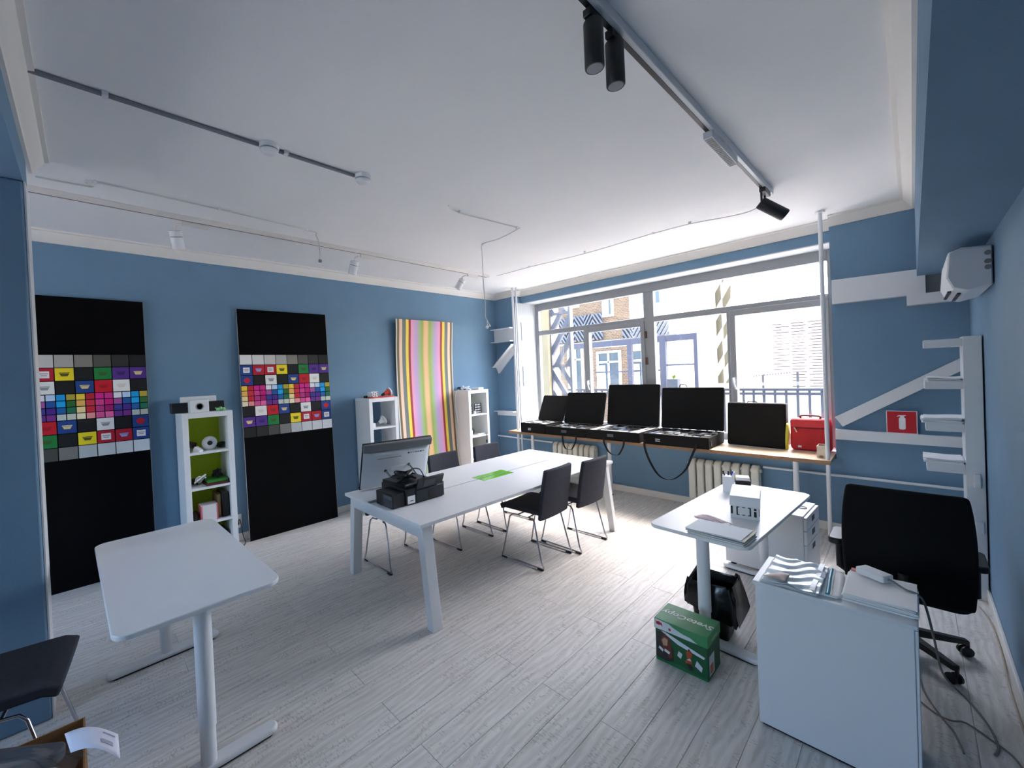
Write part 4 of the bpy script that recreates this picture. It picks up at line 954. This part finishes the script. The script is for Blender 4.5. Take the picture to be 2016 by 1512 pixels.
MB().grid(lambda u, v: (.082+.018*u, -.175+.33*v, .030+.004*math.sin(9*v)), 2, 12, .001).build('closure_strip', mat('closure_white', (238, 236, 236), .4), t)
MB().grid(lambda u, v: (-.09+.09*u+.05*v*(1-u), -.172+.09*v, .0345+.01*math.sin(PI*u)*math.sin(PI*v)), 8, 8, .001).build('beige_insert', mat('beige_print', (206, 182, 168), .5), t, smooth=2)
t = thing('zip_bags', 'flat zip bags with a turquoise closure strip beside the crinkled sleeves', 'zip bags', (4.84, -3.02, CT), .05)
for k in range(3):
    MB().grid(lambda u, v, k=k: (-.05+.085*u+.006*k, -.165+.32*v, .003+.004*k+.0025*(1+math.sin(7*v+k*2))), 6, 14, .001).build('bag', PAPER, t, smooth=2)
MB().grid(lambda u, v: (-.006+.013*u, -.165+.32*v, .0148+.0025*(1+math.sin(7*v+4))), 2, 14, .001).build('closure_strip', mat('turquoise_strip', (30, 150, 176), .4), t, smooth=2)
MB().grid(lambda u, v: (.010+.004*u, -.165+.32*v, .0146+.0025*(1+math.sin(7*v+4))), 1, 14, .001).build('print_line', GREY, t)
pile('stack of loose white paper on the right half of the low cabinet', 4.90, 5.115, -3.165, -2.885, CT, 7, .005, seed=14, jit=.008)
solo(B(4.905, 4.975, -2.90, -2.865, CT+.036, CT+.040, None), 'red_card', mat('red_card', (196, 92, 84), .6), 'red card sticking out from under the white power adapter', 'card')
t = thing('power_adapter', 'white power adapter with grey cable on the loose paper', 'adapter', (4.985, -2.925, CT+.042), -.55)
MB().prism(rrect(-.055, .055, -.032, .032, .008, 4), 'Z', 0, .03).build('housing', WHITE, t, bev=.004)
MB().tube([(.055, 0, .014), (.078, 0, .014)], [.006, .004], 8).build('strain_relief', GREY, t, smooth=1)
CG = mat('grey_cable', (120, 120, 118), .6)
solo(MB().tube(spline([(5.048, -2.965, CT+.056), (5.085, -3.00, CT+.048), (5.118, -2.99, CT+.035), (5.14, -2.93, CT-.03), (5.165, -2.75, .45), (5.185, -2.52, .22), (5.21, -2.36, .08), (5.25, -2.30, .008), (5.29, -2.38, .006), (5.33, -2.52, .006), (5.345, -2.65, .006), (5.33, -2.72, .006)], 10), .0045, 7), 'adapter_cable', CG, 'grey cable running from the power adapter down to the floor', 'cable', smooth=1)
solo(MB().tube(spline([(5.105, -2.20, .006), (5.13, -2.42, .006), (5.18, -2.58, .006), (5.22, -2.68, .006), (5.24, -2.80, .006)], 8), .004, 7), 'floor_cable', CG, 'dark cable on the floor between the low cabinet and the adapter cable', 'cable', smooth=1)
solo(MB().tube(spline([(5.10, -2.50, .006), (5.16, -2.57, .006), (5.21, -2.60, .014), (5.26, -2.56, .006), (5.33, -2.62, .006), (5.39, -2.70, .006), (5.43, -2.9, .006)], 8), .004, 7), 'floor_cable', CG, 'cable crossing the floor towards the lower right corner', 'cable', smooth=1)
solo(MB().tube(spline([(5.40, -1.10, .006), (5.43, -1.30, .006), (5.438, -1.7, .006), (5.43, -2.1, .006), (5.435, -2.5, .006)], 8), .004, 7), 'floor_cable', mat('pale_brown_cable', (170, 160, 140), .6), 'pale cable lying along the right baseboard', 'cable', smooth=1)

# ================================================================== office chair
t = thing('office_chair', 'black swivel office chair behind the low cabinet', 'office chair', (5.04, -2.02, 0), 0)
def ob(u, v):
    w_ = (.222+.012*math.sin(PI*v))*(1-.05*v**6)
    e = 2*u-1
    return (5.075+w_*e, -2.40+.05*e*e+.06*(v-.35)**2*2-.02*v, .47+.565*v-.012*e*e*v-.0)
BKM = mat('black_mesh_fabric', (13, 13, 14), .85, spec=.2)
part(MB().grid(ob, 14, 16, -.05), 'backrest', BKM, t, bev=.02, seg=3)
part(MB().prism(rrect(4.83, 5.31, -2.34, -1.86, .07, 5), 'Z', .42, .50), 'seat', BKM, t, bev=.025, seg=3)
part(MB().tube(spline([(5.07, -2.10, .41), (5.07, -2.40, .41), (5.07, -2.455, .46), (5.07, -2.46, .62)], 6), .022, 10), 'back_support', BLACKP, t, smooth=1)
for X_, l in ((4.795, 'left'), (5.325, 'right')):
    part(MB().tube([(X_+(.05 if X_ < 5 else -.05), -2.15, .44), (X_, -2.15, .47), (X_, -2.17, .65)], .018, 10), 'arm_post', BLACKP, t, smooth=1)
    a = part(MB().prism(rrect(X_-.036, X_+.036, -2.33, -2.08, .03, 5), 'Z', .655, .69), 'armrest', BLACKP, t, bev=.008)
part(MB().lathe([(.03, .10), (.03, .42)], (5.03, -2.0, 0), 16), 'gas_column', BLACKP, t, smooth=.6)
for k in range(5):
    a = math.radians(-45+72*k); cx, cy = 5.03, -2.0; ex, ey = cx+.31*math.cos(a), cy+.31*math.sin(a)
    nx, ny = -math.sin(a)*.026, math.cos(a)*.026
    part(MB().hexa([(cx-nx, cy-ny, .085), (cx+nx, cy+ny, .085), (ex+nx*.7, ey+ny*.7, .068), (ex-nx*.7, ey-ny*.7, .068)], [(cx-nx, cy-ny, .135), (cx+nx, cy+ny, .135), (ex+nx*.7, ey+ny*.7, .095), (ex-nx*.7, ey-ny*.7, .095)]), 'base_arm', BLACKP, t, bev=.006)
    mb = MB()
    for s_ in (-.016, .016):
        mb.lathe([(.02, -.009), (.028, -.006), (.028, .006), (.02, .009)], (ex-.01+s_*math.sin(a), ey-s_*math.cos(a), .028), 14, Matrix.Rotation(PI/2, 4, Vector((math.cos(a), math.sin(a), 0))))
    mb.tube([(ex, ey, .03), (ex, ey, .085)], .008)
    part(mb, 'castor', BLACKP, t, smooth=.6)

# ================================================================== carton with bagged parts, lower left
t = thing('open_carton', 'open brown carton in the lower left corner', 'carton', (3.0, -5.76, 0))
xa, xb, ya, yb_, hh = 2.72, 3.10, -6.1, -5.62, .37
part(B(xa, xb, ya, yb_, 0, .012).box(xa, xa+.006, ya, yb_, .012, hh).box(xb-.006, xb, ya, yb_, .012, hh).box(xa, xb, ya, ya+.006, .012, hh).box(xa, xb, yb_-.006, yb_, .012, hh), 'carton', CARD, t)
PLB = mat('grey_foam', (82, 82, 86), .7)
FILM2 = glass_mat('clear_film', (.93, .95, .97), .16, .18)
t = thing('bagged_part', 'grey part wrapped in clear film in the open carton', 'bagged part', (2.93, -5.8, .36))
T = rot((2.90, -5.80, .43), math.radians(62), 0, .12)
part(MB().prism(rrect(-.26, .14, -.035, .035, .03, 5), 'Z', -.025, .02, T), 'foam_bar', PLB, t, bev=.008)
part(MB().prism(rrect(-.28, .16, -.10, -.045, .02, 4), 'Z', -.06, -.01, T), 'rail', mat('bag_grey', (176, 178, 184), .5), t, bev=.005)
rnd = random.Random(3); aa = [rnd.uniform(0, 6) for _ in range(6)]
part(MB().grid(lambda u, v: T @ Vector((-.30+.50*u, -.15+.24*v, .03-.10*(2*v-1)**2-.05*(2*u-1)**4+.008*math.sin(14*u+aa[0]+5*v)+.006*math.sin(30*v+aa[1]+7*u))), 26, 22), 'film', FILM2, t, smooth=2)
t = thing('document_sheet', 'curved white printed sheet on top of the open carton', 'paper', (3.09, -5.6, .42))
c0, c1, c2, c3 = Vector((2.905, -5.675, .445)), Vector((3.06, -5.525, .445)), Vector((3.185, -5.525, .435)), Vector((3.045, -5.655, .45))
def sh(u, v):
    a = c0.lerp(c1, u); b = c3.lerp(c2, u); p = a.lerp(b, v); p.z += .028*math.sin(PI*u); return p
part(MB().grid(sh, 12, 4, .001), 'sheet', mat('sheet_white', (232, 232, 244), .7), t, smooth=2)
part(MB().grid(lambda u, v: sh(.72+.22*u, .16+.05*v)+Vector((0, 0, .002)), 4, 1, .0008).grid(lambda u, v: sh(.66+.22*u, .50+.16*v)+Vector((0, 0, .002)), 4, 2, .0008), 'print', mat('print_grey', (176, 178, 196), .7), t)
# ================================================================== sample cases on the window worktop
WZ = .774
CASE = mat('case_nylon', (17, 16, 16), .8, bump=.25, bscale=250, spec=.25)
INS = mat('case_insert', (44, 47, 50), .6)
def case(label, x0, x1, y1, h, ly, lz, seed, front, strap=None):
    # open case: box from the worktop edge back to y1, lid leaning back to (ly, lz)
    y0 = -.372; t = thing('sample_case', label, 'case', ((x0+x1)/2, (y0+y1)/2, WZ), group='open black sample cases on the window worktop')
    zt = WZ+h
    part(B(x0, x1, y0, y1, WZ+.001, WZ+.012).box(x0, x1, y0, y0+.02, WZ+.012, zt).box(x0, x1, y1-.02, y1, WZ+.012, zt).box(x0, x0+.02, y0+.02, y1-.02, WZ+.012, zt).box(x1-.02, x1, y0+.02, y1-.02, WZ+.012, zt), 'tray', CASE, t, bev=.005)
    part(B(x0+.02, x1-.02, y0+.02, y1-.02, zt-.030, zt-.018), 'insert', INS, t)
    n = Vector((0, ly-y1, lz-zt)).normalized(); L = math.hypot(ly-y1, lz-zt); a = math.atan2(ly-y1, lz-zt)
    T = rot(((x0+x1)/2, y1-.012, zt+.004), 0, -a)
    hw = (x1-x0)/2
    part(MB().prism([(u, v) for u, v in rrect(-hw, hw, 0, L, .022, 4)], 'Y', -.004, .034, T), 'lid', CASE, t, bev=.006)
    part(MB().prism([(u, v) for u, v in rrect(-hw+.014, hw-.014, .012, L-.014, .018, 4)], 'Y', -.0055, -.004, T), 'lid_lining', mat('lid_lining', (24, 23, 22), .85, spec=.2), t)
    rnd = random.Random(seed); cols = [WHITE, mat('sample_grey', (120, 128, 132), .35), mat('sample_dark', (30, 31, 34), .4), mat('sample_silver', (186, 192, 196), .3), mat('sample_blue', (92, 108, 128), .35)]
    nx = max(4, int((x1-x0)/.085)); ny = 4
    for i in range(nx):
        for j in range(ny):
            if rnd.random() < .2: continue
            cx = x0+.035+(x1-x0-.07)*(i+.5)/nx; cy = y0+.035+(y1-y0-.07)*(j+.5)/ny
            sx, sy_ = (x1-x0-.07)/nx*rnd.uniform(.28, .46), (y1-y0-.07)/ny*rnd.uniform(.28, .46)
            part(MB().box(-sx, sx, -sy_, sy_, 0, rnd.uniform(.006, .018), rot((cx, cy, zt-.018), rnd.uniform(-.25, .25))), 'sample', cols[rnd.choice((0, 0, 3, 1, 2)) if front == 'bars' else rnd.choice((1, 2, 2, 2, 4, 3)) if front == 'label' else rnd.choice((1, 2, 2, 4))], t)
    xm = (x0+x1)/2
    if front == 'bars' or front == 'dark':
        for z in (.045, .068): part(B(x0+.15, x0+.205, y0-.004, y0, WZ+z, WZ+z+.010), 'buckle', WHITE, t)
    else:
        part(B(xm-.06, xm+.03, y0-.004, y0, WZ+.05, WZ+.09), 'label_window', mat('label_pocket', (72, 84, 90), .3), t, bev=.002)
    return t
cA = case('leftmost and smallest open sample case, with white pieces', .805, 1.292, .10, .155, .30, 1.325, 3, 'bars')
cB = case('second open sample case from the left', 1.300, 1.972, .13, .130, .28, 1.375, 4, 'label')
cC = case('third open sample case, with the tallest lid and a white strip at its right', 1.985, 2.750, .25, .130, .35, 1.495, 6, 'label')
part(B(2.61, 2.715, -.34, .22, WZ+.118, WZ+.126), 'white_strip', PAPER, cC); part(B(2.03, 2.10, -.33, .20, WZ+.118, WZ+.126), 'white_strip', PAPER, cC)
part(MB().tube([(2.20, -.33, WZ+.125), (2.47, -.335, WZ+.125)], .012), 'white_strip', PAPER, cC)
cD = case('fourth open sample case, rightmost and with grey pieces', 2.800, 3.545, .20, .135, .28, 1.45, 9, 'dark')
part(MB().box(3.0, 3.14, -.10, -.075, WZ+.125, WZ+.135), 'white_strip', PAPER, cD)
part(MB().tube(spline([(3.02, .285, 1.455), (3.03, .29, 1.49), (3.09, .29, 1.49), (3.11, .285, 1.455)], 6), .006), 'carry_handle', CASE, cD, smooth=1)
STR = mat('black_webbing', (15, 15, 16), .85)
def strap_part(parent, pts, w_=.025, name='strap'):
    part(MB().ribbon(spline(pts, 6), (1, 0, .15), w_, .003), name, STR, parent)
yf_ = -.375
strap_part(cB, [(1.60, yf_, WZ+.03), (1.60, yf_-.004, WZ-.04), (1.63, yf_-.02, WZ-.13), (1.665, yf_-.03, WZ-.175), (1.72, yf_-.03, WZ-.185), (1.76, yf_-.03, WZ-.18), (1.80, yf_-.02, WZ-.12), (1.825, yf_-.004, WZ-.04), (1.825, yf_, WZ+.03)])
strap_part(cC, [(2.26, yf_, WZ+.03), (2.265, yf_-.004, WZ-.04), (2.32, yf_-.02, WZ-.13), (2.37, yf_-.03, WZ-.17), (2.42, yf_-.03, WZ-.18), (2.475, yf_-.03, WZ-.175), (2.51, yf_-.02, WZ-.12), (2.54, yf_-.004, WZ-.04), (2.54, yf_, WZ+.03)])
strap_part(cD, [(2.815, yf_, WZ+.06), (2.815, yf_-.004, WZ-.03), (2.86, yf_-.02, WZ-.16), (2.93, yf_-.03, WZ-.29), (2.99, yf_-.04, WZ-.36), (3.05, yf_-.04, WZ-.395), (3.12, yf_-.04, WZ-.40), (3.20, yf_-.03, WZ-.36), (3.30, yf_-.02, WZ-.25), (3.36, yf_-.006, WZ-.10), (3.41, yf_, WZ+.03), (3.415, yf_, WZ+.06)], .028)
part(B(3.535, 3.552, -.31, -.28, WZ+.03, WZ+.09), 'strap_ring', STEEL, cD)

t = thing('portfolio_bag', 'closed brown-black portfolio bag right of the open cases', 'bag', (3.90, .15, WZ))
T = rot((3.885, .10, WZ), -.10, -.08)
part(MB().prism(rrect(-.295, .285, 0, .505, .02, 4), 'Y', 0, .10, T), 'bag', mat('bag_nylon', (22, 20, 18), .85, bump=.3, bscale=200, spec=.3), t, bev=.018, seg=3)
part(MB().ribbon([T @ Vector(p) for p in ((-.295, .05, .505), (-.1, .045, .510), (0, .05, .508), (.285, .05, .506))], (0, 1, 0), .02, .004), 'zip', DARK, t)
part(MB().tube([T @ Vector(p) for p in spline([(-.10, .05, .508), (-.08, .05, .52), (-.02, .05, .521), (.0, .05, .508)], 5)], .006), 'carry_handle', STR, t, smooth=1)
solo(MB().prism([(4.155, WZ), (4.188, WZ), (4.182, WZ+.05), (4.195, WZ+.16), (4.19, WZ+.27), (4.175, WZ+.29), (4.165, WZ+.18), (4.158, WZ+.06)], 'Y', .08, .17), 'yellow_bag', mat('yellow_green', (206, 204, 70), .6), 'narrow yellow-green pouch squeezed between black bag and red bag', 'pouch', bev=.01)
t = thing('red_bag', 'red zip bag near the right end of the window worktop', 'bag', (4.37, .17, WZ))
RB = mat('red_bag_fabric', (186, 14, 26), .6, noise=.08, nscale=30, bump=.2, bscale=200)
part(MB().prism(rrect(4.205, 4.545, WZ+.004, WZ+.345, .035, 5), 'Y', .10, .24), 'body', RB, t, bev=.02, seg=3)
part(B(4.215, 4.535, .094, .104, WZ+.255, WZ+.335), 'flap', mat('red_flap', (204, 40, 48), .5), t, bev=.004)
part(MB().tube(spline([(4.29, .17, WZ+.345), (4.30, .16, WZ+.372), (4.44, .16, WZ+.372), (4.45, .17, WZ+.345)], 6), .010), 'carry_handle', mat('brown_handle', (112, 60, 44), .6), t, smooth=1)
part(MB().tube([(4.24, .098, WZ+.25), (4.265, .085, WZ+.20)], .006), 'zip_pull', mat('pull_beige', (206, 180, 150), .5), t)
part(B(4.27, 4.30, .094, .102, WZ+.035, WZ+.055), 'buckle', WHITE, t)
part(MB().tube([(4.22, .099, WZ+.245), (4.53, .099, WZ+.245)], .004), 'zip', mat('dark_red_zip', (96, 10, 18), .5), t)
t = thing('wooden_box', 'small unpainted open wooden box at the right end of the worktop', 'box', (4.512, -.14, WZ))
WB = mat('pale_wood', (206, 194, 172), .7, noise=.08, nscale=12)
x0, x1, y0, y1 = 4.462, 4.530, -.215, -.07
def wall_(mb, a, b, c, d): return mb.box(a, b, c, d, WZ+.022, WZ+.115)
part(wall_(wall_(wall_(wall_(MB(), x0, x1, y0, y0+.006), x0, x1, y1-.006, y1), x0, x0+.006, y0+.006, y1-.006), x1-.006, x1, y0+.006, y1-.006).box(x0+.006, x1-.006, y0+.006, y1-.006, WZ+.022, WZ+.03), 'case', WB, t)
for a in (x0, x1-.018):
    for b in (y0, y1-.02): part(B(a, a+.018, b, b+.02, WZ, WZ+.022), 'foot', WB, t)

# ================================================================== outside the window
struct(B(-25, 25, .62, 40, -.4, -.2).box(-25, 25, -40, -9.4, -.4, -.2), 'terrace', mat('terrace_stone', (214, 210, 202), .85, noise=.05, nscale=1))
def brick_mat():
    m = bpy.data.materials.new('buff_brick'); m.use_nodes = True; nt = m.node_tree; b = nt.nodes['Principled BSDF']
    tc = nt.nodes.new('ShaderNodeTexCoord'); sp = nt.nodes.new('ShaderNodeSeparateXYZ'); cb = nt.nodes.new('ShaderNodeCombineXYZ')
    br = nt.nodes.new('ShaderNodeTexBrick')
    br.inputs['Scale'].default_value = 4.2; br.inputs['Mortar Size'].default_value = .018
    br.inputs['Color1'].default_value = (*lin((116, 88, 60)), 1); br.inputs['Color2'].default_value = (*lin((92, 68, 46)), 1); br.inputs['Mortar'].default_value = (*lin((140, 126, 106)), 1)
    nt.links.new(tc.outputs['Object'], sp.inputs[0]); nt.links.new(sp.outputs['X'], cb.inputs['X']); nt.links.new(sp.outputs['Z'], cb.inputs['Y'])
    nt.links.new(cb.outputs[0], br.inputs['Vector']); nt.links.new(br.outputs['Color'], b.inputs['Base Color']); b.inputs['Roughness'].default_value = .85
    return m
BRK = brick_mat()
def clip(poly, x0, x1, z0, z1):
    def cut(P, f, g):
        out = []
        for i in range(len(P)):
            a, b = P[i], P[(i+1) % len(P)]; fa, fb = f(a), f(b)
            if fa >= 0: out.append(a)
            if (fa >= 0) != (fb >= 0):
                k = fa/(fa-fb); out.append((a[0]+(b[0]-a[0])*k, a[1]+(b[1]-a[1])*k))
        return out
    for f in (lambda p: p[0]-x0, lambda p: x1-p[0], lambda p: p[1]-z0, lambda p: z1-p[1]):
        poly = cut(poly, f, None)
        if len(poly) < 3: return None
    return poly
def slant_bars(t, x0, x1, z0, z1, slope, pitch, wd, ya, yb, m, name='slat'):
    # parallel slanted bars clipped to a rectangle
    span = abs(slope)*(x1-x0); c = z0-span-pitch
    while c < z1+span:
        if slope > 0: q = [(x0, c), (x1, c+span), (x1, c+span+wd), (x0, c+wd)]
        else: q = [(x0, c+span), (x1, c), (x1, c+wd), (x0, c+span+wd)]
        q = clip(q, x0, x1, z0, z1)
        if q: part(MB().prism(q, 'Y', ya, yb), name, m, t)
        c += pitch
solo(B(-.35, .275, 1.2, 1.6, -.2, 5), 'outdoor_pillar', mat('cream_render', (168, 146, 108), .85, noise=.08, nscale=2), 'cream rendered pillar outside, at the left edge of the window', 'pillar')
LAT = mat('lilac_grey_metal', (98, 97, 101), .6)
t = thing('lattice_screen', 'tall metal screen of zigzag bars outside the left window panes', 'screen', (.5, 1.3, -.2))
for i, z0 in enumerate((-.21, .81, 1.83, 2.86, 3.89)):
    s_ = 1.5 if i % 2 == 0 else -1.5
    slant_bars(t, .28, .70, z0+.02, z0+1.01, s_, .40, .17, 1.30, 1.36, LAT, 'bar')
    part(B(.28, .70, 1.29, 1.37, z0-.022, z0+.022), 'cross_rail', LAT, t)
part(B(.70, .745, 1.28, 1.38, -.2, 4.9), 'post', LAT, t); part(B(.275, .30, 1.28, 1.38, -.2, 4.9), 'post', LAT, t)

t = thing('brick_building', 'buff brick house across the courtyard with grey zigzag frieze', 'building', (-3, 9, -.2))
part(B(-9, -1.3, 8.1, 11.9, -.2, 7.5), 'wall', BRK, t); part(B(-1.3, .2, 8.1, 11.9, -.2, 7.5), 'wall', mat('cream_wall', (214, 200, 172), .85), t)
GRM = mat('frieze_grey', (92, 94, 102), .6)
for xs in (-4.5, -3.75, -3.0):
    slant_bars(t, xs, xs+.375, 2.78, 3.72, 1.6, .22, .10, 8.0, 8.1, GRM); slant_bars(t, xs+.375, xs+.75, 2.78, 3.72, -1.6, .22, .10, 8.0, 8.1, GRM)
for xs in (-1.55, -.8):
    slant_bars(t, xs, xs+.375, 2.72, 3.3, -1.6, .22, .10, 8.0, 8.1, GRM); slant_bars(t, xs+.375, xs+.75, 2.72, 3.3, 1.6, .22, .10, 8.0, 8.1, GRM)
part(B(-9, .2, 8.03, 8.1, 2.66, 2.74), 'ledge', mat('stone_ledge', (130, 118, 100), .8), t)
CURT = mat('curtain', (196, 200, 198), .8)
for (a, b, z0, z1) in ((-3.75, -3.1, .75, 2.6), (-2.55, -1.65, .85, 2.35), (-2.25, -1.85, 3.55, 4.7), (-3.85, -3.2, 4.05, 5.2), (-1.3, -.5, .85, 2.35), (-.9, -.2, 3.7, 4.9)):
    f = part(B(a, b, 8.02, 8.1, z0, z0+.07).box(a, b, 8.02, 8.1, z1-.07, z1).box(a, a+.07, 8.02, 8.1, z0+.07, z1-.07).box(b-.07, b, 8.02, 8.1, z0+.07, z1-.07).box((a+b)/2-.03, (a+b)/2+.03, 8.03, 8.1, z0+.07, z1-.07).box(a+.07, b-.07, 8.03, 8.1, z0+(z1-z0)*.72, z0+(z1-z0)*.72+.06), 'window', WHITE, t)
    sub(B(a+.07, b-.07, 8.07, 8.095, z0+.07, z1-.07), 'pane', mat('far_pane', (60, 70, 76), .15), f, t)
    sub(B(a+.09, a+.09+(b-a)*.25, 8.055, 8.069, z0+.09, z1-.5), 'curtain', CURT, f, t)

t = thing('white_building', 'sunlit white gabled house in the distance with slanted slats', 'building', (2, 13, -.2))
WHB = mat('white_render', (236, 230, 216), .85)
part(B(-.6, 1.35, 12.1, 16, -.2, 7.5).box(1.35, 6, 13.5, 18, -.2, 3.6), 'wall', WHB, t)
SLT = mat('khaki_slat', (84, 76, 56), .7)
slant_bars(t, .02, .34, 1.0, 6, 1.8, 1.05, .55, 12.02, 12.1, SLT); slant_bars(t, .40, .66, 1.0, 6, 1.8, 1.05, .45, 12.02, 12.1, SLT)
for k in range(9): part(MB().prism([(-.62, 2.9+k*.22), (-.52, 2.98+k*.22), (-.52, 2.90+k*.22), (-.62, 2.82+k*.22)], 'Y', 12.0, 12.1), 'slat', SLT, t)

t = thing('steel_pergola', 'lilac grey steel pergola frame on the terrace outside', 'pergola', (.4, 5.3, -.2))
PG = mat('lilac_steel', (58, 58, 70), .5)
part(B(-1.6, .90, 5.0, 5.10, 2.34, 2.49), 'beam', PG, t); part(B(.90, 1.74, 5.0, 5.10, 2.34, 2.49), 'beam', PG, t)
part(B(.88, 1.03, 4.99, 5.11, -.2, 2.50), 'post', PG, t); part(B(1.66, 1.74, 5.0, 5.1, -.2, 2.34), 'post', PG, t)
part(B(.05, .17, 5.0, 5.1, -.2, 2.34), 'post', PG, t)
part(B(-1.6, 1.74, 5.1, 6.6, 2.40, 2.44), 'roof_panel', mat('pergola_roof', (226, 220, 214), .6), t)
part(B(-1.0, .88, 5.2, 5.24, 1.62, 1.66), 'crossbar', PG, t)
part(B(1.03, 1.66, 5.02, 5.06, 1.74, 1.78), 'crossbar', PG, t)
t = thing('planter', 'grey planter with small green plant under the pergola', 'planter', (1.27, 4.9, -.2))
part(B(1.13, 1.37, 4.75, 4.95, 1.05, 1.42).box(1.2, 1.3, 4.8, 4.9, -.2, 1.05), 'tub', mat('tub_grey', (60, 62, 66), .7), t)
mb = MB(); rnd = random.Random(8)
for i in range(26):
    a = rnd.uniform(0, 6.28); r_ = rnd.uniform(.02, .11); h_ = rnd.uniform(.05, .17); c = Vector((1.25, 4.85, 1.42)); e = c+Vector((r_*math.cos(a), r_*.7*math.sin(a), h_)); d_ = Vector((-math.sin(a), math.cos(a), 0))*.012
    mb.add([c, e*.5+c*.5-d_, e, e*.5+c*.5+d_], [(0, 1, 2, 3)])
part(mb, 'foliage', mat('leaf_yellow_green', (120, 140, 40), .7), t)
t = thing('terrace_railing', 'grey metal railing with upright bars on the terrace outside', 'railing', (2.5, 3.0, -.2))
RAIL = mat('railing_grey', (50, 51, 58), .5)
for z in (1.245, 1.175): part(B(-.6, 6.5, 2.98, 3.02, z, z+.045), 'rail', RAIL, t)
bal = None
for k in range(46):
    x_ = -.5+k*.15
    if bal is None: bal = part(B(-.5-.018, -.5+.018, 2.99, 3.01, -.2, 1.245), 'baluster', RAIL, t)
    else:
        c = bal.copy(); COL.objects.link(c); c.parent = t; c.location = (k*.15, 0, 0)
t = thing('slotted_wall', 'white wall with rows of brick-red slots outside the right window pane', 'wall', (3.6, 6.2, -.2))
part(B(2.97, 4.6, 6.03, 6.3, -.2, 2.62), 'wall', mat('white_slot_wall', (240, 236, 230), .8), t)
SLOT = mat('brick_red_slot', (70, 32, 22), .8)
for k in range(24):
    z = 2.56-k*.0635; off = (k % 2)*.17
    for a, b in ((0, .16+.10*(k % 2)), (.33-.05*(k % 2), .55), (.62, 1.0)):
        xa_, xb_ = 2.99+a+off*.35, 2.99+b+off*.2
        if k > 16 and a == 0: continue
        part(B(xa_, xb_, 6.0, 6.03, z, z+.016), 'slot', SLOT, t)
t = thing('striped_awning', 'small awning with a toothed valance beyond the railing', 'awning', (3.1, 5.0, 1.4))
part(MB().prism([(2.80, 1.46), (3.46, 1.52), (3.46, 1.545), (2.80, 1.485)], 'Y', 5.0, 5.9), 'canopy', WHB, t)
for k in range(14):
    x_ = 2.81+k*.047; zt_ = 1.46+.06*k/14
    part(MB().prism([(x_, zt_), (x_+.036, zt_), (x_+.018, zt_-.05)], 'Y', 4.99, 5.0), 'tooth', mat('tooth_mauve', (90, 70, 78), .7), t)
part(B(2.80, 2.84, 5.8, 5.84, -.2, 1.46).box(3.42, 3.46, 5.8, 5.84, -.2, 1.5), 'post', RAIL, t)
